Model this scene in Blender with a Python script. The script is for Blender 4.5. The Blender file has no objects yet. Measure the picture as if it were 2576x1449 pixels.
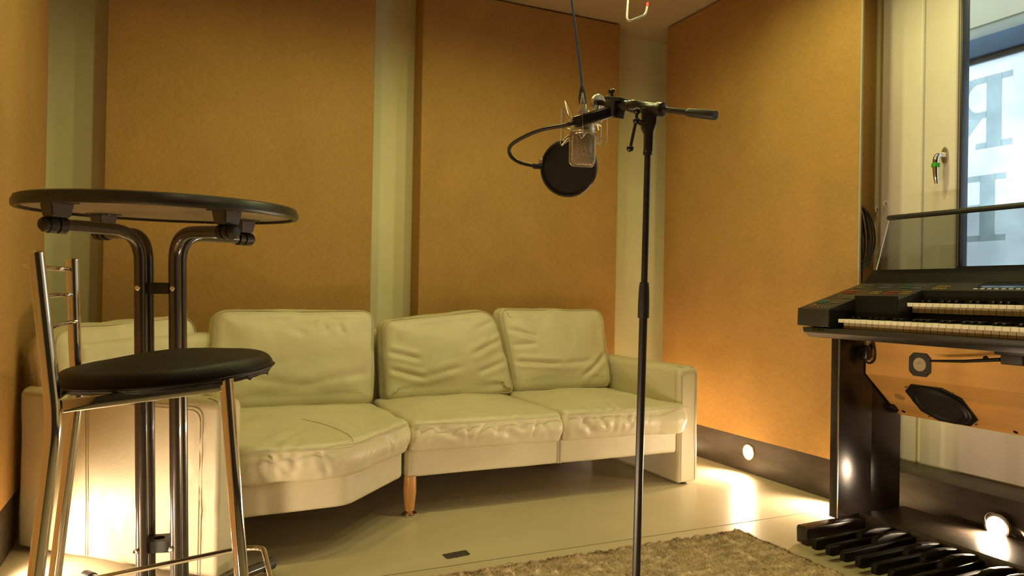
import bpy, bmesh, math, random
import numpy as np
from mathutils import Vector, Matrix, noise
PI = math.pi
S = bpy.context.scene
COL = S.collection

# ------------------------------------------------------------------ camera
H0 = 0.95
cam_d = bpy.data.cameras.new('camera'); cam = bpy.data.objects.new('camera', cam_d); COL.objects.link(cam)
S.camera = cam
yaw, pitch, roll = 0.4305, 0.00651, 0.01772
fw = Vector((math.sin(yaw)*math.cos(pitch), math.cos(yaw)*math.cos(pitch), math.sin(pitch)))
r0 = Vector((math.cos(yaw), -math.sin(yaw), 0)); u0 = r0.cross(fw)
rr = r0*math.cos(roll)+u0*math.sin(roll); uu = -r0*math.sin(roll)+u0*math.cos(roll)
M = Matrix((rr, uu, -fw)).transposed().to_4x4(); M.translation = (0, 0, H0)
cam.matrix_world = M
cam_d.sensor_fit = 'HORIZONTAL'; cam_d.sensor_width = 36.0; cam_d.lens = 36.0*1828.2/2576.0
cam_d.clip_start = 0.02

# ------------------------------------------------------------------ light and exposure
S.view_settings.view_transform = 'Standard'; S.view_settings.look = 'None'
S.view_settings.gamma = 1.0; S.view_settings.use_curve_mapping = False
S.view_settings.exposure = 0.0
W = bpy.data.worlds.new('sky'); S.world = W; W.use_nodes = True
bg = W.node_tree.nodes['Background']; bg.inputs[0].default_value = (0.74, 0.885, 1.0, 1); bg.inputs[1].default_value = 2.1
S.cycles.max_bounces = 10; S.cycles.diffuse_bounces = 5; S.cycles.glossy_bounces = 5
S.cycles.transmission_bounces = 8; S.cycles.transparent_max_bounces = 12
S.cycles.sample_clamp_indirect = 6.0
S.cycles.use_denoising = True

CEIL_POW = 24.5
CEIL_COL = (1.0, 0.98, 0.36)
PLINTH_POW = 41.0
PLINTH_COL = (1.0, 0.75, 0.50)
CEIL_SPOTS = [(0.25, 2.45), (0.90, 2.45), (1.50, 2.45), (2.10, 2.22), (0.35, 0.6), (1.4, 0.5), (2.45, 1.75)]  # last three are added fill: two near the camera, one for the window frame
FRONT_COL = (1.0, 0.80, 0.48)  # colour of the two added fill lights near the camera

def spot(name, loc, direction, power, color, size, blend, rad, parent=None):
    d = bpy.data.lights.new(name, 'SPOT'); d.energy = power; d.color = color
    d.spot_size = math.radians(size); d.spot_blend = blend; d.shadow_soft_size = rad
    o = bpy.data.objects.new(name, d); COL.objects.link(o)
    o.location = loc; o.rotation_euler = Vector(direction).to_track_quat('-Z', 'Y').to_euler()
    return o

# ------------------------------------------------------------------ materials
def mat(name, col, rough=0.5, metal=0.0, var=0.0, vscale=8.0, bump=0.0, bscale=60.0, spec=0.5, coat=0.0, stretch=None, detail=3.0, bdist=0.01):
    m = bpy.data.materials.new(name); m.use_nodes = True
    nt = m.node_tree; b = nt.nodes['Principled BSDF']
    b.inputs['Base Color'].default_value = (*col, 1); b.inputs['Roughness'].default_value = rough
    b.inputs['Metallic'].default_value = metal; b.inputs['Specular IOR Level'].default_value = spec
    b.inputs['Coat Weight'].default_value = coat
    tc = nt.nodes.new('ShaderNodeTexCoord'); mp = nt.nodes.new('ShaderNodeMapping')
    nt.links.new(tc.outputs['Object'], mp.inputs['Vector'])
    if stretch: mp.inputs['Scale'].default_value = stretch
    n = nt.nodes.new('ShaderNodeTexNoise'); n.inputs['Scale'].default_value = vscale; n.inputs['Detail'].default_value = detail
    nt.links.new(mp.outputs['Vector'], n.inputs['Vector'])
    r = nt.nodes.new('ShaderNodeValToRGB')
    v = var
    r.color_ramp.elements[0].position = 0.3; r.color_ramp.elements[1].position = 0.7
    r.color_ramp.elements[0].color = (*[max(0, c*(1-v)) for c in col], 1)
    r.color_ramp.elements[1].color = (*[min(1, c*(1+v)) for c in col], 1)
    nt.links.new(n.outputs['Fac'], r.inputs['Fac']); nt.links.new(r.outputs['Color'], b.inputs['Base Color'])
    if bump > 0:
        n2 = nt.nodes.new('ShaderNodeTexNoise'); n2.inputs['Scale'].default_value = bscale; n2.inputs['Detail'].default_value = 4
        nt.links.new(mp.outputs['Vector'], n2.inputs['Vector'])
        bp = nt.nodes.new('ShaderNodeBump'); bp.inputs['Strength'].default_value = bump; bp.inputs['Distance'].default_value = bdist
        nt.links.new(n2.outputs['Fac'], bp.inputs['Height']); nt.links.new(bp.outputs['Normal'], b.inputs['Normal'])
    return m

def emit(name, col, strength):
    m = bpy.data.materials.new(name); m.use_nodes = True; nt = m.node_tree
    b = nt.nodes['Principled BSDF']; b.inputs['Base Color'].default_value = (*col, 1)
    b.inputs['Emission Color'].default_value = (*col, 1); b.inputs['Emission Strength'].default_value = strength
    return m

def glass(name, tint, refl=0.06):
    m = bpy.data.materials.new(name); m.use_nodes = True; nt = m.node_tree; nt.nodes.clear()
    o = nt.nodes.new('ShaderNodeOutputMaterial'); mx = nt.nodes.new('ShaderNodeMixShader')
    t = nt.nodes.new('ShaderNodeBsdfTransparent'); g = nt.nodes.new('ShaderNodeBsdfGlossy')
    t.inputs['Color'].default_value = (*tint, 1); g.inputs['Roughness'].default_value = 0.02
    fr = nt.nodes.new('ShaderNodeFresnel'); ge = nt.nodes.new('ShaderNodeNewGeometry'); ma = nt.nodes.new('ShaderNodeMath')
    ma.operation = 'MULTIPLY_ADD'; ma.inputs[1].default_value = 1/1.45-1.45; ma.inputs[2].default_value = 1.45   # same reflectance on both faces of the thin pane
    nt.links.new(ge.outputs['Backfacing'], ma.inputs[0]); nt.links.new(ma.outputs[0], fr.inputs['IOR'])
    nt.links.new(fr.outputs[0], mx.inputs[0]); nt.links.new(t.outputs[0], mx.inputs[1]); nt.links.new(g.outputs[0], mx.inputs[2])
    nt.links.new(mx.outputs[0], o.inputs[0]); return m

def fabric_mat():
    m = mat('amber_fabric', (0.45, 0.262, 0.092), 0.9, var=0.07, vscale=3.0, spec=0.15)
    nt = m.node_tree; b = nt.nodes['Principled BSDF']
    tc = nt.nodes.new('ShaderNodeTexCoord')
    outs = []
    for sc in ((260, 260, 40), (40, 40, 260)):
        mp = nt.nodes.new('ShaderNodeMapping'); mp.inputs['Scale'].default_value = sc
        n = nt.nodes.new('ShaderNodeTexNoise'); n.inputs['Scale'].default_value = 1.0; n.inputs['Detail'].default_value = 2
        nt.links.new(tc.outputs['Object'], mp.inputs['Vector']); nt.links.new(mp.outputs['Vector'], n.inputs['Vector']); outs.append(n)
    a = nt.nodes.new('ShaderNodeMath'); a.operation = 'ADD'
    nt.links.new(outs[0].outputs['Fac'], a.inputs[0]); nt.links.new(outs[1].outputs['Fac'], a.inputs[1])
    bp = nt.nodes.new('ShaderNodeBump'); bp.inputs['Strength'].default_value = 0.25; bp.inputs['Distance'].default_value = 0.003
    nt.links.new(a.outputs[0], bp.inputs['Height']); nt.links.new(bp.outputs['Normal'], b.inputs['Normal'])
    src = [l for l in nt.links if l.to_socket == b.inputs['Base Color']][0].from_socket
    mr = nt.nodes.new('ShaderNodeMapRange'); mr.inputs[1].default_value = 0.7; mr.inputs[2].default_value = 1.3
    mr.inputs[3].default_value = 0.88; mr.inputs[4].default_value = 1.1
    nt.links.new(a.outputs[0], mr.inputs[0])
    mu = nt.nodes.new('ShaderNodeVectorMath'); mu.operation = 'SCALE'
    nt.links.new(src, mu.inputs[0]); nt.links.new(mr.outputs[0], mu.inputs['Scale']); nt.links.new(mu.outputs[0], b.inputs['Base Color'])
    return m

FABRIC = fabric_mat()
WHITE = mat('white_plaster', (0.80, 0.735, 0.49), 0.7, var=0.03, vscale=5, bump=0.05, bscale=200)
CEILM = mat('ceiling_paint', (0.50, 0.40, 0.27), 0.8, var=0.04, vscale=4)
FLOORM = mat('grey_linoleum', (0.52, 0.445, 0.305), 0.30, var=0.05, vscale=2.2, bump=0.02, bscale=400, spec=0.4)
PLINTH = mat('dark_plinth_board', (0.055, 0.040, 0.028), 0.42, var=0.35, vscale=6, stretch=(1, 1, 4), bump=0.05, bscale=90)
LEATHER = mat('cream_leather', (0.66, 0.60, 0.42), 0.42, var=0.045, vscale=5, bump=0.22, bscale=170, spec=0.45, bdist=0.004)
SEAM = mat('cream_stitching', (0.52, 0.46, 0.33), 0.6, var=0.05)
WOOD = mat('honey_beech', (0.56, 0.27, 0.075), 0.35, var=0.18, vscale=14, stretch=(6, 6, 0.6), coat=0.3)
CHROME = mat('polished_chrome', (0.82, 0.80, 0.78), 0.07, metal=1.0, var=0.02, bump=0.01, bscale=30)
GUN = mat('gunmetal_enamel', (0.10, 0.088, 0.08), 0.22, metal=0.75, var=0.08, vscale=12, coat=0.5)
BLACKP = mat('black_plastic', (0.012, 0.011, 0.010), 0.45, var=0.2, vscale=30, bump=0.03, bscale=300)
BLACKG = mat('black_gloss', (0.008, 0.007, 0.007), 0.22, var=0.2, vscale=20)
VINYL = mat('black_vinyl', (0.009, 0.007, 0.006), 0.42, var=0.2, vscale=20, bump=0.3, bscale=420, bdist=0.003, spec=0.2)
RIM = mat('dark_table_rim', (0.022, 0.024, 0.019), 0.36, var=0.15, vscale=10)
CHIP = mat('tan_underside_board', (0.27, 0.21, 0.13), 0.6, var=0.08, vscale=5)
STEELB = mat('satin_steel', (0.55, 0.50, 0.46), 0.3, metal=0.9, var=0.05)
STANDB = mat('black_stand_enamel', (0.020, 0.016, 0.013), 0.32, var=0.2, vscale=12, metal=0.1)
BRKT = mat('satin_grey_plastic', (0.060, 0.050, 0.045), 0.42, var=0.1, vscale=30)
SILV = mat('satin_nickel', (0.60, 0.545, 0.46), 0.34, metal=0.9, var=0.05, vscale=20)
SHOCK = mat('pale_gold_wire', (0.80, 0.72, 0.52), 0.25, metal=0.9, var=0.05)
CABLEB = mat('blue_cable_jacket', (0.03, 0.085, 0.22), 0.5, var=0.1)
ORG = mat('organ_charcoal', (0.024, 0.020, 0.015), 0.42, var=0.10, vscale=10, bump=0.04, bscale=500)
ORGB = mat('organ_black', (0.007, 0.006, 0.005), 0.55, var=0.15, vscale=10, spec=0.18)
PEDB = mat('pedal_black', (0.009, 0.007, 0.006), 0.5, var=0.15, vscale=10, spec=0.12)
ORGL = mat('organ_leg_laminate', (0.022, 0.015, 0.011), 0.26, var=0.2, vscale=8, stretch=(1, 1, 5))
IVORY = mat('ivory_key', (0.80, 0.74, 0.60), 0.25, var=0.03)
SKIRT = mat('shaded_key_skirt', (0.46, 0.36, 0.19), 0.5, var=0.05)  # darker ivory: shade under the key lips put into the colour
PLY = mat('orange_plywood', (0.84, 0.45, 0.115), 0.5, var=0.14, vscale=5, stretch=(3, 0.5, 3), bump=0.03, bscale=80)
CONE = mat('woofer_cone', (0.024, 0.021, 0.018), 0.55, var=0.15, vscale=20)
DOME = mat('tweeter_dome', (0.55, 0.45, 0.28), 0.5, var=0.08)
GREYPL = mat('dark_grey_bezel', (0.045, 0.040, 0.038), 0.5, var=0.1)
FRAMEM = mat('cream_window_frame', (0.80, 0.74, 0.68), 0.45, var=0.02, bump=0.02, bscale=120)
LINING = mat('white_lining', (0.93, 0.86, 0.74), 0.5, var=0.02)
GASKET = mat('black_gasket', (0.012, 0.012, 0.016), 0.4, var=0.2)
BLUEB = mat('blue_steel_beam', (0.05, 0.11, 0.20), 0.5, var=0.08)
GREYL = mat('grey_soffit', (0.42, 0.46, 0.42), 0.7, var=0.05)
GREEN = mat('green_tape', (0.03, 0.36, 0.015), 0.5, var=0.1)
RED = mat('red_cap', (0.55, 0.01, 0.01), 0.4, var=0.05)
RUGM = mat('rug_pile', (0.52, 0.405, 0.285), 0.95, var=0.34, vscale=34, detail=5, spec=0.05, stretch=(0.45, 1.0, 1.0))
WHITEP = mat('white_plastic', (0.78, 0.74, 0.66), 0.4, var=0.02)
THREAD = mat('pale_thread', (0.75, 0.66, 0.46), 0.8, var=0.05)
PATCH = mat('dark_brown_patch', (0.035, 0.026, 0.020), 0.6, var=0.3, vscale=60)
BRASS = mat('brass_badge', (0.55, 0.40, 0.13), 0.35, metal=0.8, var=0.1)
GLASS = glass('window_glass', (0.985, 0.992, 0.992))
SMOKE = glass('smoked_acrylic', (0.66, 0.675, 0.66))

def translucent(name, col, var, vscale):
    m = bpy.data.materials.new(name); m.use_nodes = True; nt = m.node_tree; nt.nodes.clear()
    o = nt.nodes.new('ShaderNodeOutputMaterial'); t = nt.nodes.new('ShaderNodeBsdfTranslucent')
    tc = nt.nodes.new('ShaderNodeTexCoord'); n = nt.nodes.new('ShaderNodeTexNoise'); n.inputs['Scale'].default_value = vscale
    n.inputs['Detail'].default_value = 5; nt.links.new(tc.outputs['Object'], n.inputs['Vector'])
    r = nt.nodes.new('ShaderNodeValToRGB'); r.color_ramp.elements[0].position = 0.35; r.color_ramp.elements[1].position = 0.65
    r.color_ramp.elements[0].color = (*[c*(1-var) for c in col], 1); r.color_ramp.elements[1].color = (*[min(1, c*(1+var)) for c in col], 1)
    nt.links.new(n.outputs['Fac'], r.inputs['Fac']); nt.links.new(r.outputs['Color'], t.inputs['Color'])
    nt.links.new(t.outputs[0], o.inputs[0]); return m
FROST = translucent('frosted_glass', (0.86, 0.90, 0.92), 0.10, 3.0)
LETTER = translucent('grey_letter_film', (0.72, 0.765, 0.75), 0.05, 3.0)

def mesh_net_mat():
    m = bpy.data.materials.new('pop_filter_nylon'); m.use_nodes = True; nt = m.node_tree
    b = nt.nodes['Principled BSDF']; b.inputs['Base Color'].default_value = (0.022, 0.018, 0.012, 1); b.inputs['Roughness'].default_value = 0.8
    n = nt.nodes.new('ShaderNodeTexNoise'); n.inputs['Scale'].default_value = 14
    r = nt.nodes.new('ShaderNodeMapRange'); r.inputs[3].default_value = 0.42; r.inputs[4].default_value = 0.64
    nt.links.new(n.outputs['Fac'], r.inputs[0])
    t = nt.nodes.new('ShaderNodeBsdfTransparent'); mx = nt.nodes.new('ShaderNodeMixShader')
    out = [x for x in nt.nodes if x.type == 'OUTPUT_MATERIAL'][0]
    nt.links.new(r.outputs[0], mx.inputs[0]); nt.links.new(t.outputs[0], mx.inputs[1]); nt.links.new(b.outputs[0], mx.inputs[2])
    nt.links.new(mx.outputs[0], out.inputs[0]); return m
NET = mesh_net_mat()

def grille_mat():
    m = mat('mic_grille', (0.42, 0.33, 0.23), 0.4, metal=0.8, var=0.05)
    nt = m.node_tree; b = nt.nodes['Principled BSDF']
    tc = nt.nodes.new('ShaderNodeTexCoord'); v = nt.nodes.new('ShaderNodeTexVoronoi'); v.inputs['Scale'].default_value = 480
    nt.links.new(tc.outputs['Object'], v.inputs['Vector'])
    bp = nt.nodes.new('ShaderNodeBump'); bp.inputs['Strength'].default_value = 0.8; bp.inputs['Distance'].default_value = 0.002
    nt.links.new(v.outputs['Distance'], bp.inputs['Height']); nt.links.new(bp.outputs['Normal'], b.inputs['Normal'])
    return m
GRILLE = grille_mat()

# ------------------------------------------------------------------ object helpers
def link(o): COL.objects.link(o); return o
def tag(o, label=None, cat=None, group=None, kind=None):
    if label: o['label'] = label
    if cat: o['category'] = cat
    if group: o['group'] = group
    if kind: o['kind'] = kind
    return o
def thing(name, label, cat, loc, group=None):
    o = link(bpy.data.objects.new(name, None)); o.location = loc; o.empty_display_size = 0.1
    return tag(o, label, cat, group)
def world_loc(o):
    v = Vector(o.location)
    while o.parent: o = o.parent; v = v+Vector(o.location)
    return v
def finish(name, me, m, parent=None, smooth=True, label=None):
    """world-space mesh -> object (its vertices are kept where they stand)"""
    if isinstance(m, (list, tuple)):
        for x in m: me.materials.append(x)
    else: me.materials.append(m)
    if smooth:
        me.shade_smooth()
        me.set_sharp_from_angle(angle=math.radians(38))
    o = link(bpy.data.objects.new(name, me))
    if parent is not None:
        o.parent = parent; off = world_loc(parent)
        me.transform(Matrix.Translation(-off))
    if label: o['label'] = label
    return o
def from_bm(name, bm, m, parent=None, smooth=True, label=None):
    bmesh.ops.recalc_face_normals(bm, faces=bm.faces)
    me = bpy.data.meshes.new(name); bm.to_mesh(me); bm.free()
    return finish(name, me, m, parent, smooth, label)
def from_np(name, V, Fc, m, parent=None, smooth=True, label=None):
    me = bpy.data.meshes.new(name); me.from_pydata([tuple(v) for v in V], [], [tuple(f) for f in Fc]); me.update()
    return finish(name, me, m, parent, smooth, label)
def solid(o, label_kind='structure'):
    o['kind'] = label_kind; return o

def add_box(bm, lo, hi, bev=0.0, seg=2, mtx=None):
    t = bmesh.new(); bmesh.ops.create_cube(t, size=1.0)
    lo = Vector(lo); hi = Vector(hi); c = (lo+hi)/2; d = hi-lo
    bmesh.ops.transform(t, matrix=Matrix.Translation(c) @ Matrix.Diagonal((abs(d.x), abs(d.y), abs(d.z), 1)), verts=t.verts)
    if bev > 0: bmesh.ops.bevel(t, geom=t.edges[:], offset=bev, segments=seg, profile=0.5, affect='EDGES')
    if mtx is not None: bmesh.ops.transform(t, matrix=mtx, verts=t.verts)
    merge(bm, t)
def merge(bm, t):
    me = bpy.data.meshes.new('t'); t.to_mesh(me); t.free(); bm.from_mesh(me); bpy.data.meshes.remove(me)
def box(name, lo, hi, m, parent=None, bev=0.0, seg=2, mtx=None, label=None):
    bm = bmesh.new(); add_box(bm, lo, hi, bev, seg, mtx); return from_bm(name, bm, m, parent, bev > 0, label)
def fillet(pts, r, n=6):
    pts = [Vector(p) for p in pts]; out = [pts[0]]
    for a, b, c in zip(pts, pts[1:], pts[2:]):
        d1 = (a-b); d2 = (c-b); l = min(r, d1.length*0.49, d2.length*0.49)
        p = b+d1.normalized()*l; q = b+d2.normalized()*l
        for i in range(n+1):
            t = i/n; out.append(p*(1-t)**2+b*2*t*(1-t)+q*t*t)
    out.append(pts[-1]); return out
def smooth_path(pts, n=8):
    P = [Vector(p) for p in pts]; P = [P[0]*2-P[1]]+P+[P[-1]*2-P[-2]]; out = []
    for i in range(1, len(P)-2):
        for k in range(n):
            t = k/n; a, b, c, d = P[i-1:i+3]
            out.append(0.5*((2*b)+(-a+c)*t+(2*a-5*b+4*c-d)*t*t+(-a+3*b-3*c+d)*t**3))
    out.append(P[-2]); return out
def add_tube(bm, pts, rad, seg=14, caps=True, closed=False):
    pts = [Vector(p) for p in pts]; n = len(pts)
    rads = rad if isinstance(rad, (list, tuple)) else [rad]*n
    rings = []; prev = None
    for i, p in enumerate(pts):
        if closed: t = pts[(i+1) % n]-pts[i-1]
        else: t = (pts[min(i+1, n-1)]-pts[max(i-1, 0)])
        t.normalize()
        if prev is None:
            a = Vector((0, 0, 1)) if abs(t.z) < 0.9 else Vector((1, 0, 0))
            x = t.cross(a).normalized()
        else:
            x = (prev-t*prev.dot(t)).normalized()
        prev = x; y = t.cross(x)
        rings.append([bm.verts.new(p+(x*math.cos(2*PI*k/seg)+y*math.sin(2*PI*k/seg))*rads[i]) for k in range(seg)])
    m = n if closed else n-1
    for i in range(m):
        A = rings[i]; B = rings[(i+1) % n]
        for k in range(seg): bm.faces.new((A[k], A[(k+1) % seg], B[(k+1) % seg], B[k]))
    if caps and not closed:
        bm.faces.new(rings[0][::-1]); bm.faces.new(rings[-1])
def tube(name, pts, rad, m, parent=None, seg=14, closed=False, label=None):
    bm = bmesh.new(); add_tube(bm, pts, rad, seg, True, closed); return from_bm(name, bm, m, parent, True, label)
def frame(origin, axis):
    z = Vector(axis).normalized(); a = Vector((0, 0, 1)) if abs(z.z) < 0.9 else Vector((1, 0, 0))
    x = a.cross(z).normalized(); y = z.cross(x)
    M = Matrix((x, y, z)).transposed().to_4x4(); M.translation = Vector(origin); return M
def add_lathe(bm, prof, origin, axis=(0, 0, 1), seg=28, scale=(1, 1)):
    Mx = frame(origin, axis); rings = []
    for r, z in prof:
        if r < 1e-6: rings.append([bm.verts.new(Mx @ Vector((0, 0, z)))])
        else: rings.append([bm.verts.new(Mx @ Vector((r*math.cos(2*PI*k/seg)*scale[0], r*math.sin(2*PI*k/seg)*scale[1], z))) for k in range(seg)])
    for A, B in zip(rings, rings[1:]):
        for k in range(seg):
            k2 = (k+1) % seg
            if len(A) == 1 and len(B) == 1: continue
            if len(A) == 1: bm.faces.new((A[0], B[k2], B[k]))
            elif len(B) == 1: bm.faces.new((A[k], A[k2], B[0]))
            else: bm.faces.new((A[k], A[k2], B[k2], B[k]))
    if len(rings[0]) > 1: bm.faces.new(rings[0][::-1])
    if len(rings[-1]) > 1: bm.faces.new(rings[-1])
def lathe(name, prof, origin, m, parent=None, axis=(0, 0, 1), seg=28, scale=(1, 1), label=None):
    bm = bmesh.new(); add_lathe(bm, prof, origin, axis, seg, scale); return from_bm(name, bm, m, parent, True, label)
def add_prism(bm, poly, d0, d1, mtx=None, bev=0.0, seg=2):
    t = bmesh.new()
    A = [t.verts.new((x, y, d0)) for x, y in poly]; B = [t.verts.new((x, y, d1)) for x, y in poly]; n = len(poly)
    t.faces.new(A[::-1]); t.faces.new(B)
    for i in range(n): t.faces.new((A[i], A[(i+1) % n], B[(i+1) % n], B[i]))
    bmesh.ops.recalc_face_normals(t, faces=t.faces)
    if bev > 0: bmesh.ops.bevel(t, geom=t.edges[:], offset=bev, segments=seg, profile=0.5, affect='EDGES')
    if mtx is not None: bmesh.ops.transform(t, matrix=mtx, verts=t.verts)
    merge(bm, t)
def prism(name, poly, d0, d1, m, parent=None, mtx=None, bev=0.0, seg=2, label=None):
    bm = bmesh.new(); add_prism(bm, poly, d0, d1, mtx, bev, seg); return from_bm(name, bm, m, parent, bev > 0, label)
def basis(o, x, y, z):
    Mx = Matrix((Vector(x), Vector(y), Vector(z))).transposed().to_4x4(); Mx.translation = Vector(o); return Mx
XZ = basis((0, 0, 0), (1, 0, 0), (0, 0, 1), (0, -1, 0))   # polygon in x,z ; depth along -y

# ------------------------------------------------------------------ upholstery
def outline(poly, r, n):
    P = [np.array(p, float) for p in poly]; k = len(P); pts = []
    rs = r if isinstance(r, (list, tuple)) else [r]*k
    for i in range(k):
        a, b, c = P[i-1], P[i], P[(i+1) % k]
        d1 = a-b; d2 = c-b; l1 = np.linalg.norm(d1); l2 = np.linalg.norm(d2); l = min(rs[i], l1*0.45, l2*0.45)
        p = b+d1/l1*l; q = b+d2/l2*l
        for t in np.linspace(0, 1, 13): pts.append(p*(1-t)**2+b*2*t*(1-t)+q*t*t)
    pts = np.array(pts); cl = np.vstack([pts, pts[:1]]); s = np.r_[0, np.cumsum(np.linalg.norm(np.diff(cl, axis=0), axis=1))]
    u = np.linspace(0, s[-1], n, endpoint=False)
    return np.c_[np.interp(u, s, cl[:, 0]), np.interp(u, s, cl[:, 1])]
def pillow(poly, z0, z1, rc=0.06, rt=0.05, rb=0.03, crown=0.03, bulge=0.01, n=260, nr=44, top=None):
    O = outline(poly, rc, n); area = 0.5*np.sum(O[:, 0]*np.roll(O[:, 1], -1)-np.roll(O[:, 0], -1)*O[:, 1])
    if area < 0: O = O[::-1]
    T = np.roll(O, -1, 0)-np.roll(O, 1, 0); T /= np.linalg.norm(T, axis=1)[:, None]
    N = np.c_[-T[:, 1], T[:, 0]]      # inward
    c = O.mean(0)
    rings = []
    for t in np.linspace(0, 1, 6)[1:]:                       # flat underside
        e = O+N*rb; rings.append(np.c_[c+(e-c)*t, np.full(n, z0)])
    for a in np.linspace(0, PI/2, 6)[1:]: rings.append(np.c_[O+N*rb*(1-math.sin(a)), np.full(n, z0+rb*(1-math.cos(a)))])
    for t in np.linspace(0, 1, 14)[1:-1]: rings.append(np.c_[O-N*bulge*math.sin(PI*t), np.full(n, z0+rb+(z1-rt-z0-rb)*t)])
    for a in np.linspace(0, PI/2, 10): rings.append(np.c_[O+N*rt*(1-math.cos(a)), np.full(n, z1-rt+rt*math.sin(a))])
    e = O+N*rt
    Fz = np.fft.fft((e[:, 0]-c[0])+1j*(e[:, 1]-c[1])); kk = np.fft.fftfreq(n, 1.0/n)
    for t in np.linspace(0, 1, nr)[1:-1]:
        tt = t
        sm_ = np.fft.ifft(Fz*np.exp(-(np.maximum(np.abs(kk)-1, 0)*1.1*tt**0.9)**2)); ee = np.c_[sm_.real+c[0], sm_.imag+c[1]]
        xy = ee+(c-ee)*tt; z = z1+crown*(1-(1-tt**1.15)**2.2)
        rings.append(np.c_[xy, np.full(n, z)])
    V = np.vstack([np.array([[c[0], c[1], z0]])]+rings+[np.array([[c[0], c[1], z1+crown]])])
    if top is not None: V = top(V)
    Fc = [(0, 1+(k+1) % n, 1+k) for k in range(n)]
    for i in range(len(rings)-1):
        a = 1+i*n; b = a+n
        for k in range(n): Fc.append((a+k, a+(k+1) % n, b+(k+1) % n, b+k))
    L = len(V)-1; a = 1+(len(rings)-1)*n
    for k in range(n): Fc.append((a+k, a+(k+1) % n, L))
    return V, Fc
def vnormals(V, Fc):
    N = np.zeros_like(V)
    Q = np.array([f if len(f) == 4 else (*f, f[2]) for f in Fc])
    d1 = V[Q[:, 2]]-V[Q[:, 0]]; d2 = V[Q[:, 3]]-V[Q[:, 1]]
    fn = np.cross(d1, d2)
    tri = np.array([len(f) == 3 for f in Fc])
    if tri.any():
        fn[tri] = np.cross(V[Q[tri, 1]]-V[Q[tri, 0]], V[Q[tri, 2]]-V[Q[tri, 0]])
    for j in range(4): np.add.at(N, Q[:, j], fn)
    return N/(np.linalg.norm(N, axis=1)[:, None]+1e-12)
def creases(V, segs):
    d = np.zeros(len(V))
    for a, b, w, dep in segs:
        a = np.array(a, float); b = np.array(b, float); ab = b-a; L2 = ab@ab
        t = np.clip(((V-a)@ab)/L2, 0, 1); q = a+t[:, None]*ab
        mid = 4*t*(1-t); q = q+mid[:, None]*np.array([0, 0, 0.0])
        r = np.linalg.norm(V-q, axis=1); taper = np.clip(np.minimum(t, 1-t)*5+0.15, 0, 1)
        d += taper*dep*(-np.exp(-(r/w)**2)+0.55*np.exp(-((r-2.2*w)/(1.3*w))**2))
    return d
def wobble(V, s, amp, seed):
    o = np.array([noise.noise(Vector((v[0]*s+seed, v[1]*s-seed*2, v[2]*s+seed*3))) for v in V]); return o*amp
def cushion(name, V, Fc, segs, seed, parent, amp=0.004, xf=None, label=None):
    N = vnormals(V, Fc)
    V = V+N*(creases(V, segs)+wobble(V, 7, amp, seed)+wobble(V, 20, amp*0.28, seed+5))[:, None]
    if xf is not None:
        R = np.array(xf.to_3x3()); V = V@R.T+np.array(xf.translation)
    return from_np(name, V, Fc, LEATHER, parent, True, label)

# =================================================================== SETTING
XL, XR, YB, YF, ZC = -0.78, 3.10, 4.07, -1.6, 2.665
solid(box('floor', (XL-0.1, YF-0.1, -0.10), (XR+0.1, YB+0.1, 0.0), FLOORM))
fl = bpy.data.objects['floor']
box('floor_seam', (XL, 2.3735, -0.002), (2.805, 2.3765, 0.0006), mat('seam_dirt', (0.16, 0.13, 0.085), 0.7, var=0.2), fl)
solid(box('ceiling', (XL-0.1, YF-0.1, ZC), (XR+0.1, YB+0.1, ZC+0.1), CEILM))
solid(box('wall_back', (XL-0.1, YB, 0), (XR+0.1, YB+0.1, ZC), WHITE))
solid(box('wall_left', (XL-0.1, YF-0.1, 0), (XL, YB, ZC), WHITE))
solid(box('wall_front', (XL-0.1, YF-0.1, 0), (XR+0.1, YF, ZC), mat('unseen_wall_charcoal', (0.05, 0.045, 0.04), 0.9, var=0.1)))  # unseen wall, coloured dark so the chrome picks up dark reflections
WY0, WY1, WZ0, WZ1 = 0.45, 2.437, 1.02, 2.60     # window opening
bm = bmesh.new()
add_box(bm, (XR, WY1, 0), (XR+0.1, YB+0.1, ZC)); add_box(bm, (XR, YF-0.1, 0), (XR+0.1, WY0, ZC))
add_box(bm, (XR, WY0, 0), (XR+0.1, WY1, WZ0)); add_box(bm, (XR, WY0, WZ1), (XR+0.1, WY1, ZC))
solid(from_bm('wall_right', bm, WHITE, smooth=False))
# shallow wall lining under the window with a recessed joint
wr = bpy.data.objects['wall_right']
box('lining_panel', (XR-0.014, 2.255, 0.20), (XR, 2.437, 1.02), LINING, wr, 0.003)
box('lining_panel', (XR-0.014, 0.45, 0.20), (XR, 2.235, 1.02), LINING, wr, 0.003)

def acoustic(name, lo, hi, label, edge=None):
    t = thing(name, label, 'wall panel', ((lo[0]+hi[0])/2, (lo[1]+hi[1])/2, lo[2]), 'fabric covered acoustic panels')
    box('fabric_cover', lo, hi, FABRIC, t, 0.006, 3)
    return t
acoustic('acoustic_panel', (-0.325, 3.89, 0.19), (0.946, 4.04, ZC-0.01), 'wide amber fabric wall panel behind the bar table, on the back wall')
acoustic('acoustic_panel', (1.213, 3.89, 0.19), (2.506, 4.04, ZC-0.01), 'amber fabric wall panel behind the microphone, on the back wall')
acoustic('acoustic_panel', (-0.66, -0.9, 0.19), (-0.523, 3.66, ZC-0.01), 'amber fabric wall panel at the left edge of the photo')
tp = acoustic('acoustic_panel', (2.802, 2.345, 0.19), (2.826, 3.80, ZC-0.01), 'amber fabric wall panel on the right wall beside the window')
box('edge_strip', (2.803, 2.340, 0.19), (2.810, 2.346, ZC-0.01), GREYL, tp, 0.002, label='pale edge strip')
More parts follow.
